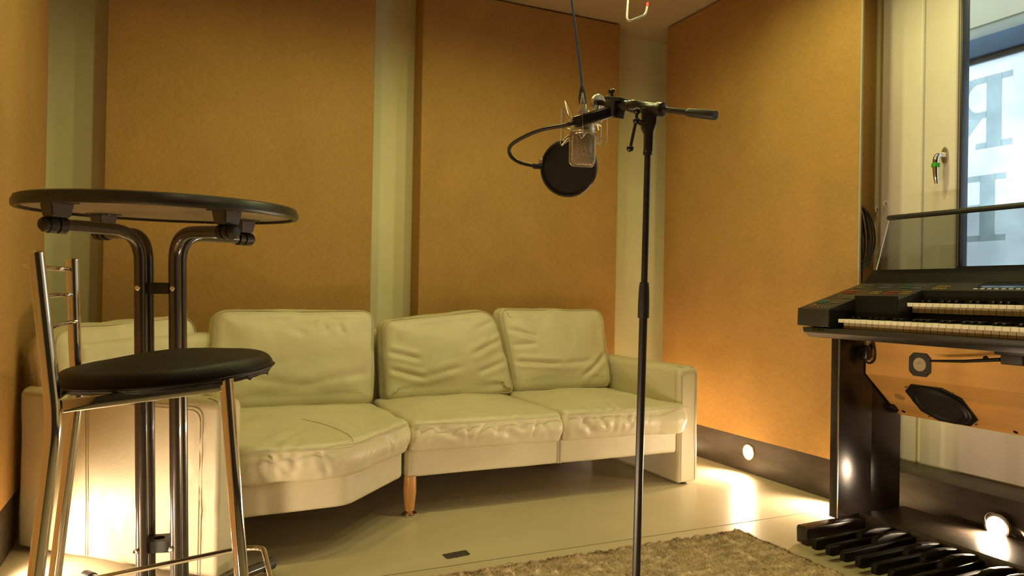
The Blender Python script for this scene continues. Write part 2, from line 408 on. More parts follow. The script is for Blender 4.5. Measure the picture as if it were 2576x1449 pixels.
box('inner_frame', (2.90, 2.492, 0.19), (3.090, 2.60, ZC-0.02), FABRIC, tp, 0.004, 2)
# battens that carry the panels
for lo, hi in (((-0.25, 4.04, 0.3), (-0.20, YB, 2.5)), ((0.80, 4.04, 0.3), (0.85, YB, 2.5)), ((1.35, 4.04, 0.3), (1.40, YB, 2.5)), ((2.35, 4.04, 0.3), (2.40, YB, 2.5))):
    solid(box('trim_1', lo, hi, WHITE))
solid(box('trim_2', (XL, 3.2, 0.3), (-0.66, 3.25, 2.5), WHITE)); solid(box('trim_3', (2.827, 3.3, 0.3), (XR, 3.35, 2.5), WHITE))

def plinth(name, lo, hi):
    return solid(box(name, lo, hi, PLINTH, None, 0.004))
plinth('baseboard_back', (-0.66, 3.90, 0), (2.83, YB, 0.19))
plinth('baseboard_left', (XL, YF, 0), (-0.523, 3.89, 0.19))
plinth('baseboard_right', (2.815, 2.34, 0), (XR, YB, 0.19))
solid(box('trim_4', (2.86, YF, 0), (XR, 2.34, 0.205), PLINTH, None, 0.004))

# ------------------------------------------------------------------ plinth lamps
LENS = emit('warm_lamp_lens', (1.0, 0.74, 0.42), 16.0)
def plinth_lamp(x, y, z, sx, label, power=PLINTH_POW, rad=0.040, tilt=0.0):
    t = thing('plinth_lamp', label, 'lamp', (x, y, z), 'round lamps in the plinths')
    ax = (sx, 0, 0)
    lathe('trim_ring', [(rad*0.86, -0.004), (rad*1.12, -0.004), (rad*1.12, 0.001), (rad*1.05, 0.005), (rad*0.90, 0.005), (rad*0.86, 0.001)], (x, y, z), STEELB, t, ax)
    lathe('lens', [(rad*0.87, 0.0), (rad*0.87, 0.002), (rad*0.6, 0.006), (rad*0.3, 0.008), (0, 0.0085)], (x, y, z), LENS, t, ax)
    l = spot('lamp_light', (0, 0, 0), (sx, 0, -0.24), power, PLINTH_COL, 150, 1.0, 0.03)
    l.location = (sx*0.03, 0, 0); l.parent = t
    return t
plinth_lamp(2.813, 3.028, 0.112, -1, 'round warm plinth lamp on the right wall beside the sofa arm', PLINTH_POW*0.8)
plinth_lamp(2.813, 2.40, 0.112, -1, 'round warm plinth lamp hidden behind the organ leg')
plinth_lamp(2.813, 3.66, 0.112, -1, 'round warm plinth lamp behind the right sofa arm')
for i, y in enumerate((2.80, 2.24, 1.66, 1.08, 0.47)):
    plinth_lamp(-0.521, y, 0.112, 1, ['round warm plinth lamp by the left sofa arm', 'round warm plinth lamp on the left wall level with the bar table', 'round warm plinth lamp on the left wall level with the bar stool', 'third round lamp from the sofa on the left wall, outside the photo', 'round lamp on the left wall nearest the camera'][i], PLINTH_POW*(0.4 if i == 0 else 0.75 if i == 1 else 1.0))

# ------------------------------------------------------------------ ceiling downlights (above the frame); the last three are added fill lights
DL = emit('downlight_lens', (1.0, 0.9, 0.5), 4.0)
for i, (x, y) in enumerate(CEIL_SPOTS):
    t = thing('ceiling_downlight', 'small round ceiling downlight %s' % ['over the left sofa end', 'over the sofa corner seat', 'over the middle of the sofa', 'over the right sofa seat', 'near the camera at left, added as fill light', 'near the camera at right, added as fill light', 'in front of the organ, added to brighten the window frame'][i], 'lamp', (x, y, ZC))
    lathe('trim_ring', [(0.035, 0.0), (0.05, 0.0), (0.05, 0.004), (0.036, 0.008)], (x, y, ZC), STEELB, t, (0, 0, -1))
    lathe('lens', [(0.035, 0.001), (0.02, 0.004), (0, 0.005)], (x, y, ZC), DL, t, (0, 0, -1))
    l = spot('downlight', (0, 0, -0.02), (0, 0, -1), CEIL_POW*(1.0 if i < 4 else (0.6 if i < 6 else 0.62)), CEIL_COL if i not in (4, 5) else FRONT_COL, 172, 0.55, 0.035); l.parent = t

# ------------------------------------------------------------------ window
wx = 3.085
w1 = link(bpy.data.objects.new('window_1', None)); w1.location = (wx, 1.5, WZ0); solid(w1)
bm = bmesh.new()
for lo, hi in (((wx-0.03, 2.222, WZ0), (XR+0.02, 2.437, WZ1)), ((wx-0.03, 0.45, WZ0), (XR+0.02, 0.62, WZ1)), ((wx-0.03, 0.62, WZ0), (XR+0.02, 2.222, WZ0+0.03)), ((wx-0.03, 0.62, WZ1-0.05), (XR+0.02, 2.222, WZ1))):
    add_box(bm, lo, hi, 0.012, 3)
from_bm('window_frame', bm, FRAMEM, w1)
bm = bmesh.new(); zb = 1.098
for lo, hi in (((wx-0.04, 2.056, WZ0+0.032), (XR+0.01, 2.209, WZ1-0.055)), ((wx-0.04, 0.632, WZ0+0.032), (XR+0.01, 0.78, WZ1-0.055)), ((wx-0.04, 0.78, WZ0+0.032), (XR+0.01, 2.056, zb-0.008)), ((wx-0.04, 0.78, WZ1-0.16), (XR+0.01, 2.056, WZ1-0.055))):
    add_box(bm, lo, hi, 0.010, 3)
from_bm('window_sash', bm, FRAMEM, w1)
bm = bmesh.new()
for lo, hi in (((wx-0.028, 2.040, zb-0.01), (wx+0.02, 2.060, WZ1-0.155)), ((wx-0.028, 0.775, zb-0.01), (wx+0.02, 0.795, WZ1-0.155)), ((wx-0.028, 0.79, zb-0.012), (wx+0.02, 2.045, zb)), ((wx-0.028, 0.79, WZ1-0.17), (wx+0.02, 2.045, WZ1-0.155))):
    add_box(bm, lo, hi, 0.003, 2)
gk = from_bm('gasket', bm, GASKET, w1)
box('spacer_bar', (wx-0.0285, 2.0475, zb), (wx-0.0275, 2.0535, WZ1-0.16), STEELB, gk, label='metal spacer line in the gasket')
box('glass_pane', (wx-0.024, 0.785, zb-0.004), (wx-0.018, 2.050, WZ1-0.16), GLASS, w1)
box('glass_pane', (wx-0.004, 0.785, zb-0.004), (wx+0.002, 2.050, WZ1-0.16), GLASS, w1)
# handle
hy, hz, hx = 2.103, 1.585, wx-0.04
hd = lathe('handle', [(0.0, 0.0), (0.033, 0.0), (0.033, 0.006), (0.029, 0.010), (0.0, 0.010)], (hx, hy, hz), STEELB, w1, (-1, 0, 0), scale=(0.48, 1.15))
bm = bmesh.new()
pts = smooth_path([(hx-0.005, hy, hz), (hx-0.035, hy+0.001, hz), (hx-0.052, hy+0.004, hz-0.012), (hx-0.056, hy+0.006, hz-0.045), (hx-0.052, hy+0.007, hz-0.09), (hx-0.044, hy+0.008, hz-0.125)], 5)
n_ = len(pts); add_tube(bm, pts, [0.0115+0.002*math.sin(PI*i/(n_-1))-0.003*(i/(n_-1))**2 for i in range(n_)], 14)
from_bm('lever', bm, CHROME, hd)
lathe('green_tape_band', [(0.0145, -0.009), (0.0165, -0.007), (0.0165, 0.007), (0.0145, 0.009)], (hx-0.0555, hy+0.006, hz-0.047), GREEN, hd, (0.05, 0, 1), label='bright green tape band')

# ------------------------------------------------------------------ outside the window: frosted shopfront pane with lettering seen from behind
ox = 4.0
fp = thing('frosted_shop_window', 'bright frosted outer window with mirrored grey letters, beyond the room window', 'window', (ox, 1.8, 0.0))
box('frosted_pane', (ox, -1.5, 0.25), (ox+0.006, 4.2, 2.275), FROST, fp)
bm = bmesh.new(); add_box(bm, (ox-0.02, -1.5, 2.262), (ox+0.03, 4.2, 2.295), 0.003); add_box(bm, (ox-0.02, -1.5, 0.2), (ox+0.03, 4.2, 0.26), 0.003)
from_bm('black_rail', bm, GASKET, fp)
box('blue_beam', (ox-0.05, -1.5, 2.295), (ox+0.06, 4.2, 2.39), BLUEB, fp, 0.004)
box('grey_fascia', (ox-0.02, -1.5, 2.39), (ox+0.08, 4.2, 2.462), GREYL, fp, 0.003)
solid(box('wall_outside', (ox-0.03, -1.5, 2.462), (ox+0.12, 4.2, 3.4), mat('beige_render', (0.66, 0.62, 0.46), 0.8, var=0.03)))
solid(box('floor_outside', (XR+0.1, -1.5, -0.1), (ox+0.1, 4.2, 0.2), mat('outside_paving', (0.35, 0.34, 0.31), 0.8, var=0.1)))
YZ = basis((ox-0.004, 0, 0), (0, 1, 0), (0, 0, 1), (1, 0, 0))
def rect(a, b, c, d): return [(a, c), (b, c), (b, d), (a, d)]
bm = bmesh.new()
t_ = 0.042
for pl in (rect(2.448, 2.53, 1.785, 2.18), rect(2.392, 2.448, 1.785, 1.818), rect(2.53, 2.587, 1.785, 1.818), rect(2.392, 2.448, 2.147, 2.18)):
    add_prism(bm, pl, 0, 0.0015, YZ)
# bowl of the R : outer and inner curves
def arc(cx, cz, rx, rz, a0, a1, n=14): return [(cx+rx*math.cos(a0+(a1-a0)*i/n), cz+rz*math.sin(a0+(a1-a0)*i/n)) for i in range(n+1)]
o_ = [(2.53, 2.18)]+arc(2.60, 2.067, 0.115, 0.113, PI/2, -PI/2)+[(2.53, 1.954)]
i_ = [(2.53, 2.145)]+arc(2.575, 2.067, 0.057, 0.078, PI/2, -PI/2)+[(2.53, 1.989)]
for a in range(len(o_)-1):
    add_prism(bm, [o_[a], o_[a+1], i_[a+1], i_[a]], 0, 0.0015, YZ)
add_prism(bm, [(2.553, 1.953), (2.64, 1.953), (2.80, 1.785), (2.69, 1.785)], 0, 0.0015, YZ)
from_bm('letter', bm, LETTER, fp, False, label='mirrored letter R')
bm = bmesh.new()
for pl in (rect(2.478, 2.56, 1.277, 1.640), rect(2.421, 2.478, 1.277, 1.310), rect(2.56, 2.74, 1.277, 1.310), rect(2.421, 2.478, 1.607, 1.640), rect(2.56, 2.73, 1.607, 1.640), rect(2.56, 2.68, 1.452, 1.480), rect(2.70, 2.74, 1.310, 1.38), rect(2.69, 2.73, 1.55, 1.607)):
    add_prism(bm, pl, 0, 0.0015, YZ)
from_bm('letter', bm, LETTER, fp, False, label='mirrored letter E')

# =================================================================== SOFA
sofa = thing('corner_sofa', 'long cream leather corner sofa with an angled left section, along the back wall', 'sofa', (0.9, 3.3, 0))
AX = Vector((0.737, -0.675, 0)); AN = Vector((0.675, 0.737, 0))     # along the left arm (to its front) / across it
def prismz(name, poly, z0, z1, parent, m=LEATHER, rc=0.03, rt=0.02, crown=0.0, bulge=0.0, n=220, seed=1, amp=0.0015, segs=()):
    V, Fc = pillow(poly, z0, z1, rc, rt, 0.015, crown, bulge, n, 10)
    return cushion(name, V, Fc, list(segs), seed, parent, amp)
# plinth bodies under the seats
prismz('base', [(0.205, 2.625), (0.575, 2.64), (0.868, 2.962), (0.865, 3.80), (0.12, 3.78), (-0.42, 3.20)], 0.165, 0.285, sofa, rc=[0.02, 0.05, 0.02, 0.02, 0.02, 0.02], seed=3)
b2 = prismz('base', [(0.884, 2.962), (2.288, 2.962), (2.288, 3.80), (0.884, 3.80)], 0.163, 0.285, sofa, rc=0.015, seed=4)
bm = bmesh.new()
for x in (1.610, 1.622): add_tube(bm, [(x, 2.960, 0.166), (x, 2.9595, 0.285)], 0.0022, 6)
from_bm('seam', bm, SEAM, b2)
# arms
def arm_poly_w(o, L, Wd): return [o, (o[0]+AX.x*L, o[1]+AX.y*L), (o[0]+AX.x*L+AN.x*Wd, o[1]+AX.y*L+AN.y*Wd), (o[0]+AN.x*Wd, o[1]+AN.y*Wd)]
LO = (-0.508, 3.098)
def taper_arm(V): return V
la = prismz('arm', arm_poly_w(LO, 0.862, 0.112), 0.012, 0.583, sofa, rc=[0.02, 0.018, 0.018, 0.02], rt=0.032, n=300, seed=8, amp=0.003,
            segs=[((0.05, 2.58, 0.5), (0.10, 2.53, 0.40), 0.010, 0.004), ((0.03, 2.60, 0.45), (0.11, 2.525, 0.33), 0.010, 0.004), ((0.0, 2.62, 0.12), (-0.06, 2.68, 0.02), 0.012, 0.005),
                  ((-0.10, 2.72, 0.13), (-0.07, 2.69, 0.02), 0.012, 0.005), ((-0.2, 2.81, 0.16), (-0.13, 2.75, 0.02), 0.014, 0.006), ((-0.24, 2.85, 0.25), (-0.22, 2.83, 0.02), 0.014, 0.005), ((0.02, 2.61, 0.38), (0.10, 2.54, 0.20), 0.012, 0.004)])
def on_arm(s, z, out=0.0015): p = Vector((LO[0], LO[1], z))+AX*s-AN*out; return p
bm = bmesh.new()
for ds in (0.0, 0.010):
    add_tube(bm, fillet([on_arm(0.79+ds, 0.02), on_arm(0.79+ds, 0.548+ds), on_arm(0.70, 0.548+ds), on_arm(0.02, 0.555+ds)], 0.04), 0.0016, 6)
    add_tube(bm, [on_arm(0.320+ds, 0.02, 0.0022), on_arm(0.318+ds, 0.20, 0.0022), on_arm(0.312+ds, 0.40, 0.0022), on_arm(0.306+ds, 0.54, 0.0022)], 0.0016, 6)
from_bm('seam', bm, SEAM, la)
for s in (0.06, 0.80):
    p = on_arm(s, 0, -0.055); lathe('glide', [(0.018, 0), (0.018, 0.013), (0, 0.013)], p, BLACKP, la, seg=12)
ra = prismz('arm', [(2.289, 2.958), (2.408, 2.958), (2.408, 3.80), (2.289, 3.80)], 0.010, 0.592, sofa, rc=0.015, rt=0.035, n=260, seed=9, amp=0.003)
bm = bmesh.new()
for dx in (0.0, 0.008):
    add_tube(bm, fillet([(2.300+dx, 2.955, 0.02), (2.300+dx, 2.955, 0.560+dx), (2.395-dx, 2.955, 0.572+dx), (2.402-dx, 2.955, 0.02)], 0.025), 0.0014, 6)
add_tube(bm, [(2.2875, 2.985, 0.30), (2.2875, 2.990, 0.575)], 0.0014, 6)
from_bm('seam', bm, SEAM, ra)
for y in (2.99, 3.74): lathe('glide', [(0.018, 0), (0.018, 0.011), (0, 0.011)], (2.348, y, 0), BLACKP, ra, seg=12)
# back frames
def arm_pt(s, w): p = Vector((LO[0], LO[1], 0))+AX*s+AN*w; return (p.x, p.y)
prismz('back_frame', [arm_pt(0.0, 0.115), arm_pt(0.15, 0.115), (0.30, 3.70), (0.22, 3.84)], 0.165, 0.742, sofa, rc=0.035, rt=0.04, seed=11, amp=0.002)
prismz('back_frame', [(0.22, 3.725), (2.287, 3.725), (2.287, 3.862), (0.22, 3.862)], 0.165, 0.745, sofa, rc=0.03, rt=0.04, n=300, seed=12, amp=0.002)
# seat cushions
rnd = random.Random(5)
def puckers(p, q, zt, n, seed, dep0=0.0045):
    r = random.Random(seed); out = []
    for i in range(n):
        t = r.uniform(0.04, 0.96); x = p[0]+(q[0]-p[0])*t; y = p[1]+(q[1]-p[1])*t
        dx = (q[0]-p[0]); L = math.hypot(q[0]-p[0], q[1]-p[1]); ux, uy = (q[0]-p[0])/L, (q[1]-p[1])/L
        ln = r.uniform(0.05, 0.11); sl = r.uniform(-0.08, 0.08); dep = dep0*r.uniform(0.25, 1.0)
        out.append(((x, y, zt-0.004), (x+ux*sl, y+uy*sl, zt-ln), r.uniform(0.008, 0.014), dep*r.uniform(0.6, 1.4)))
        if r.random() < 0.6: out.append(((x, y, zt+0.004), (x-ux*sl*0.8+uy*0.0-uy*(-0.09), y+0.10, zt+0.030), 0.013, dep*r.uniform(0.3, 0.8)))
    return out
s1p = [(0.215, 2.598), (0.555, 2.585), (0.888, 2.925), (0.868, 3.47), (0.16, 3.54), (-0.30, 3.07)]
V, Fc = pillow(s1p, 0.277, 0.410, [0.02, 0.10, 0.05, 0.05, 0.05, 0.05], 0.028, 0.03, 0.034, 0.010, 420, 60)
sg = puckers((0.23, 2.595), (0.54, 2.585), 0.395, 8, 2)+puckers((0.58, 2.60), (0.87, 2.90), 0.395, 9, 4)
sg += [((0.40, 2.75, 0.43), (0.30, 2.62, 0.41), 0.015, 0.006), ((0.46, 2.80, 0.435), (0.34, 2.68, 0.425), 0.016, 0.006), ((0.72, 3.05, 0.43), (0.80, 2.90, 0.41), 0.014, 0.006), ((0.66, 3.0, 0.43), (0.72, 2.82, 0.41), 0.014, 0.006), ((0.55, 3.2, 0.44), (0.75, 3.25, 0.44), 0.02, 0.006), ((0.60, 2.95, 0.437), (0.64, 2.76, 0.41), 0.014, 0.005)]
c1 = cushion('seat_cushion', V, Fc, sg, 21, sofa, 0.006, label='corner seat cushion with an angled front')
def top_seam(poly_pts, z, parent, rad=0.0022):
    pts = smooth_path(poly_pts, 6)
    if z > 0:
        off = world_loc(parent); vv = np.array([v.co for v in parent.data.vertices])+np.array(off); vv = vv[vv[:, 2] > 0.40]
        for p in pts: p.z = vv[np.argmin((vv[:, 0]-p.x)**2+(vv[:, 1]-p.y)**2), 2]+0.0005
    bm = bmesh.new(); add_tube(bm, pts, rad, 6); return from_bm('seam', bm, SEAM, parent)
top_seam([(0.222, 2.588, 0.392), (0.45, 2.580, 0.390), (0.555, 2.583, 0.391), (0.61, 2.632, 0.392), (0.74, 2.768, 0.396), (0.872, 2.902, 0.402)], 0, c1)
top_seam([(0.585, 2.628, 0.412), (0.575, 2.72, 0.428), (0.53, 2.82, 0.436), (0.45, 2.92, 0.440)], 1, c1)
V, Fc = pillow(rect(0.893, 1.616, 2.928, 3.62)[0:4] if False else [(0.893, 2.928), (1.616, 2.928), (1.616, 3.62), (0.893, 3.62)], 0.268, 0.407, 0.04, 0.030, 0.03, 0.036, 0.012, 400, 56)
sg = puckers((0.92, 2.92), (1.59, 2.92), 0.390, 17, 7, 0.006)+[((1.0, 3.1, 0.435), (1.3, 3.02, 0.43), 0.02, 0.005), ((1.25, 3.15, 0.435), (1.5, 3.05, 0.43), 0.018, 0.005), ((1.1, 3.3, 0.44), (1.45, 3.22, 0.44), 0.022, 0.005), ((1.0, 2.92, 0.38), (1.16, 2.915, 0.30), 0.014, 0.006), ((1.25, 2.92, 0.37), (1.40, 2.915, 0.30), 0.014, 0.006)]
c2 = cushion('seat_cushion', V, Fc, sg, 22, sofa, 0.006)
top_seam([(0.905, 2.922, 0.390), (1.1, 2.915, 0.387), (1.4, 2.915, 0.388), (1.606, 2.922, 0.392)], 0, c2)
V, Fc = pillow([(1.622, 2.928), (2.284, 2.928), (2.284, 3.62), (1.622, 3.62)], 0.268, 0.412, 0.04, 0.030, 0.03, 0.036, 0.012, 400, 56, top=lambda V: np.c_[V[:, 0]+np.where((V[:, 1] < 3.0) & (V[:, 0] > 2.2), 0.022*np.clip((3.0-V[:, 1])/0.05, 0, 1), 0), V[:, 1]-np.where(V[:, 0] > 2.2, 0.0, 0), V[:, 2]])
V = V.copy(); V[:, 1] -= np.where(V[:, 0] > 2.15, 0.022*np.clip((V[:, 0]-2.15)/0.1, 0, 1)*np.clip((3.05-V[:, 1])/0.08, 0, 1), 0)
sg = puckers((1.65, 2.92), (2.25, 2.92), 0.394, 13, 11, 0.005)+[((1.75, 3.05, 0.435), (2.0, 3.0, 0.43), 0.018, 0.005), ((2.0, 3.2, 0.44), (2.2, 3.1, 0.435), 0.02, 0.005), ((1.7, 2.92, 0.37), (1.8, 2.915, 0.29), 0.014, 0.006)]
c3 = cushion('seat_cushion', V, Fc, sg, 23, sofa, 0.006)
top_seam([(1.634, 2.922, 0.392), (1.85, 2.915, 0.391), (2.15, 2.913, 0.396), (2.300, 2.898, 0.403)], 0, c3)
# back cushions (outline in a leaning plane: u along, v up, w towards the sitter)
def back_cushion(poly, O, U, lean, thick, crown, sg, seed, rc, seam=True, amp=0.007):
    U = Vector(U); F = Vector((U.y, -U.x, 0))
    Vv = (Vector((0, 0, 1))*math.cos(lean)-F*math.sin(lean)); Wn = U.cross(Vv)
    xf = basis(O, U, Vv, Wn)
    V, Fc = pillow(poly, -thick, 0.0, rc, 0.055, 0.05, crown, 0.012, 420, 60)
    c = cushion('back_cushion', V, Fc, sg, seed, sofa, amp, xf)
    if seam:
        o = outline(poly, rc, 90); cc = o.mean(0); d = cc-o; d = d/np.linalg.norm(d, axis=1)[:, None]
        pts = []
        for p, q in zip(o, d):
            pt = p+q*0.014; pts.append(xf @ Vector((pt[0], pt[1], -0.016+0.001)))
        bm = bmesh.new(); add_tube(bm, pts, 0.0022, 6, closed=True); from_bm('seam', bm, SEAM, c)
    return c
L1 = math.radians(14)
back_cushion([(0.0, 0), (0.735, 0), (0.735, 0.445), (0.0, 0.415)], (-0.335, 2.985, 0.40), tuple(AN), L1, 0.17, 0.03,
             [((0.15, 0.30, 0.0), (0.22, 0.22, 0.02), 0.02, 0.006), ((0.05, 0.33, 0), (0.2, 0.28, 0.02), 0.02, 0.006), ((0.06, 0.22, 0), (0.22, 0.12, 0.02), 0.02, 0.006)], 31, [0.08, 0.06, 0.09, 0.10])
back_cushion([(0.12, 0), (0.862, 0), (0.888, 0.470), (0.145, 0.470)], (0, 3.415, 0.405), (1, 0, 0), L1, 0.19, 0.035,
             [((0.5, 0.10, 0.02), (0.84, 0.16, 0.0), 0.018, 0.006), ((0.45, 0.40, 0.02), (0.55, 0.33, 0.03), 0.02, 0.004), ((0.62, 0.42, 0.02), (0.64, 0.36, 0.02), 0.012, 0.006), ((0.70, 0.40, 0.02), (0.72, 0.34, 0.02), 0.012, 0.005), ((0.3, 0.14, 0.03), (0.6, 0.08, 0.03), 0.02, 0.005)], 32, [0.07, 0.06, 0.07, 0.07])
back_cushion([(0.935, 0.0), (1.655, 0.01), (1.560, 0.482), (0.945, 0.415)], (0, 3.500, 0.405), (1, 0, 0), L1, 0.18, 0.03,
             [((0.95, 0.25, 0.0), (1.12, 0.20, 0.03), 0.012, 0.010), ((0.96, 0.16, 0.0), (1.15, 0.10, 0.03), 0.012, 0.010), ((1.1, 0.10, 0.03), (1.35, 0.16, 0.03), 0.014, 0.007), ((1.62, 0.32, 0.0), (1.40, 0.22, 0.03), 0.013, 0.010), ((1.62, 0.38, 0.0), (1.50, 0.30, 0.02), 0.012, 0.008), ((1.64, 0.20, 0.0), (1.42, 0.12, 0.03), 0.012, 0.008), ((1.58, 0.42, 0.0), (1.44, 0.36, 0.02), 0.012, 0.006), ((1.3, 0.03, 0.02), (1.6, 0.06, 0.0), 0.014, 0.007)], 33, [0.05, 0.05, 0.10, 0.05])
back_cushion([(1.665, 0.01), (2.276, 0.02), (2.272, 0.482), (1.600, 0.484)], (0, 3.525, 0.405), (1, 0, 0), L1, 0.18, 0.03,
             [((1.66, 0.18, 0.0), (1.95, 0.155, 0.03), 0.011, 0.012), ((1.64, 0.36, 0.0), (1.80, 0.31, 0.02), 0.012, 0.008), ((2.26, 0.22, 0.0), (2.05, 0.06, 0.02), 0.013, 0.010), ((1.65, 0.27, 0.0), (1.80, 0.27, 0.02), 0.012, 0.006), ((1.95, 0.155, 0.03), (2.15, 0.17, 0.02), 0.014, 0.006)], 34, [0.05, 0.06, 0.07, 0.06])
# turned legs
def sofa_leg(x, y):
    lg = lathe('leg', [(0.010, 0.012), (0.013, 0.018), (0.019, 0.022), (0.024, 0.06), (0.027, 0.10), (0.0268, 0.135), (0.025, 0.168)], (x, y, 0), WOOD, sofa)
    lathe('glide', [(0.0, 0.0), (0.030, 0.0), (0.0335, 0.006), (0.031, 0.011), (0.014, 0.014), (0.0, 0.014)], (x, y, 0.0), CHROME, lg)
sofa_leg(0.907, 2.975)

# =================================================================== BAR TABLE
tb = thing('bar_table', 'tall round folding bar table with dark rim and four bent gunmetal tubes', 'table', (-0.035, 2.31, 0))
TN = Vector((-0.003, -0.025, 1)).normalized(); TC = Vector((-0.039, 2.324, 1.156)); R_ = 0.37
lathe('table_top', [(0, 0.013), (R_-0.016, 0.013), (R_-0.016, 0.0), (R_-0.004, 0.0), (R_, 0.006), (R_, 0.016), (R_-0.006, 0.030), (R_-0.016, 0.034), (0, 0.034)], TC, RIM, tb, TN, 96)
lathe('underside_board', [(0, 0.008), (R_-0.017, 0.008), (R_-0.017, 0.014), (0, 0.014)], TC, CHIP, tb, TN, 96)
tops = {'LF': ((-0.087, 2.275), -125), 'RF': ((0.000, 2.262), 145), 'LR': ((-0.071, 2.361), -35), 'RR': ((0.016, 2.348), 55)}
ZT = 1.104
def lean(z): return -0.0135*(z-0.139)
FOOT_R = 0.33
for key, ((px, py), az) in tops.items():
    d = Vector((math.sin(math.radians(az)), math.cos(math.radians(az)), 0)); L = 0.25
    dz = 0.025*d.y
    up = Vector((px+lean(ZT), py, ZT)); lo = Vector((px+lean(0.03)+0.012, py, 0.034))
    tip = up+d*L+Vector((0, 0, dz*L)); ft = lo+d*FOOT_R
    tp_ = tube('leg', fillet([tip, up, lo, ft], 0.085, 10), 0.0165, GUN, tb, 20)
    lathe('end_cap', [(0.0168, -0.012), (0.019, -0.010), (0.019, 0.004), (0.012, 0.012), (0, 0.014)], tip, BLACKP, tp_, d, 18)
    lathe('foot_cap', [(0.0168, -0.035), (0.0205, -0.034), (0.0205, 0.004), (0.016, 0.008), (0, 0.008)], ft, GREYPL, tp_, d, 18)
    # clamp bracket between arm and top
    q = tip-d*0.028; side = Vector((-d.y, d.x, 0)); hh = 1.164+0.025*(q.y-2.324)-q.z
    br = link(bpy.data.objects.new('clamp_bracket', None)); br.parent = tb; br.location = Vector(q)-world_loc(tb)
    Mx = basis(q, d, side, (0, 0, 1))
    bm = bmesh.new()
    add_box(bm, (-0.038, -0.036, hh-0.004), (0.038, 0.036, hh), 0.001, 1, Mx)
    t2 = bmesh.new(); bmesh.ops.create_cube(t2, size=1.0)
    for v in t2.verts:
        k3 = 1.0 if v.co.z > 0 else 0.80
        v.co = Vector((v.co.x*2*0.029*k3, v.co.y*2*0.028*k3, hh-0.003 if v.co.z > 0 else 0.019))
    bmesh.ops.bevel(t2, geom=t2.edges[:], offset=0.003, segments=2, affect='EDGES'); bmesh.ops.transform(t2, matrix=Mx, verts=t2.verts); merge(bm, t2)
    from_bm('bracket_plate', bm, BRKT, br)
    bm = bmesh.new()
    for s_ in (-1, 1):
        add_tube(bm, [q+d*0.012*s_-d*0.009, q+d*0.012*s_+d*0.009], 0.0215, 20)
    from_bm('tube_clip', bm, BLACKP, br)
    for s_ in (-1, 1): lathe('screw', [(0.0035, 0), (0.003, 0.0025), (0, 0.003)], Mx @ Vector((0.030*s_, 0.0, hh-0.004)), CHROME, br, (0, 0, -1), 10)
box('paper_scrap', (0.0, -0.004, -0.006), (0.026, 0.004, -0.004), WHITEP, tb, 0.0005, 1, Matrix.Translation((0.078, 2.612, 1.166)) @ Matrix.Rotation(0.45, 4, 'Y'))
for z in (0.945, 0.215):
    c = Vector((-0.035+lean(z), 2.311, z)); e1 = Vector((0.985, -0.17, 0)); e2 = Vector((0.17, 0.985, 0))
    Mx = basis(c, e1, e2, (0, 0, 1))
    pl = []
    for sx, sy in ((-1, -1), (1, -1), (1, 1), (-1, 1)): pl.append((sx*0.044, sy*0.044))
    # spacer block with waisted sides and a central hole
    out = []
    for i in range(48):
        a = 2*PI*i/48; r = 0.050-0.020*math.cos(2*(a-PI/4))**2*0-0.016*abs(math.cos(2*a))
        out.append((r*math.cos(a), r*math.sin(a)))
    inn = [(0.016*math.cos(2*PI*i/48), 0.016*math.sin(2*PI*i/48)) for i in range(48)]
    bm = bmesh.new(); h_ = 0.016
    vo = [[bm.verts.new(Mx @ Vector((x, y, s*h_))) for x, y in out] for s in (-1, 1)]; vi = [[bm.verts.new(Mx @ Vector((x, y, s*h_))) for x, y in inn] for s in (-1, 1)]
    for i in range(48):
        j = (i+1) % 48
        bm.faces.new((vo[0][i], vo[0][j], vo[1][j], vo[1][i])); bm.faces.new((vi[0][j], vi[0][i], vi[1][i], vi[1][j]))
        bm.faces.new((vo[1][i], vo[1][j], vi[1][j], vi[1][i])); bm.faces.new((vo[0][j], vo[0][i], vi[0][i], vi[0][j]))
    sp = from_bm('spacer_bracket', bm, BLACKP, tb)
    for (px, py), az in tops.values():
        v = Vector((px, py, 0))-Vector((-0.035, 2.311, 0)); ax = Vector((-0.28, -0.96, 0)) if v.dot(e2) < 0 else Vector((0.28, 0.96, 0))
        lathe('bolt', [(0.0075, -0.003), (0.0075, 0.001), (0.005, 0.0035), (0, 0.004)], Vector((px+lean(z), py, z))+ax.normalized()*0.0165, CHROME, sp, ax, 14)

# =================================================================== BAR STOOL
st = thing('bar_stool', 'chrome bar stool with a worn round black vinyl seat, beside the bar table', 'stool', (-0.03, 1.45, 0))
RT = 0.0112
P1 = [(-0.193, 1.277, 0.996), (-0.172, 1.268, 0.823), (-0.163, 1.266, 0.745), (-0.183, 1.268, 0.517), (-0.228, 1.270, 0.008)]
P2 = [(-0.186, 1.625, 0.998), (-0.178, 1.624, 0.82), (-0.172, 1.623, 0.745), (-0.196, 1.628, 0.48), (-0.238, 1.632, 0.008)]
def stool_leg(name, pts, r=RT):
    l = tube(name, fillet(pts, 0.05, 8), r, CHROME, st, 20)
    p = Vector(pts[-1]); lathe('rubber_foot', [(r*1.25, -0.008), (r*1.3, 0.01), (r*1.02, 0.022)], p, BLACKP, l, seg=16)
    return l
for P in (P1, P2):
    l = stool_leg('rear_leg', P); p = Vector(P[0])
    lathe('end_cap', [(RT*1.02, -0.002), (RT*1.02, 0.001), (RT*0.7, 0.003), (0, 0.0035)], p, CHROME, l, seg=18, axis=(-0.1, 0, 1))
for F in ([(0.075, 1.288, 0.80), (0.104, 1.278, 0.474), (0.148, 1.262, 0.008)], [(0.090, 1.606, 0.80), (0.124, 1.616, 0.42), (0.160, 1.626, 0.008)]):
    stool_leg('front_leg', F)
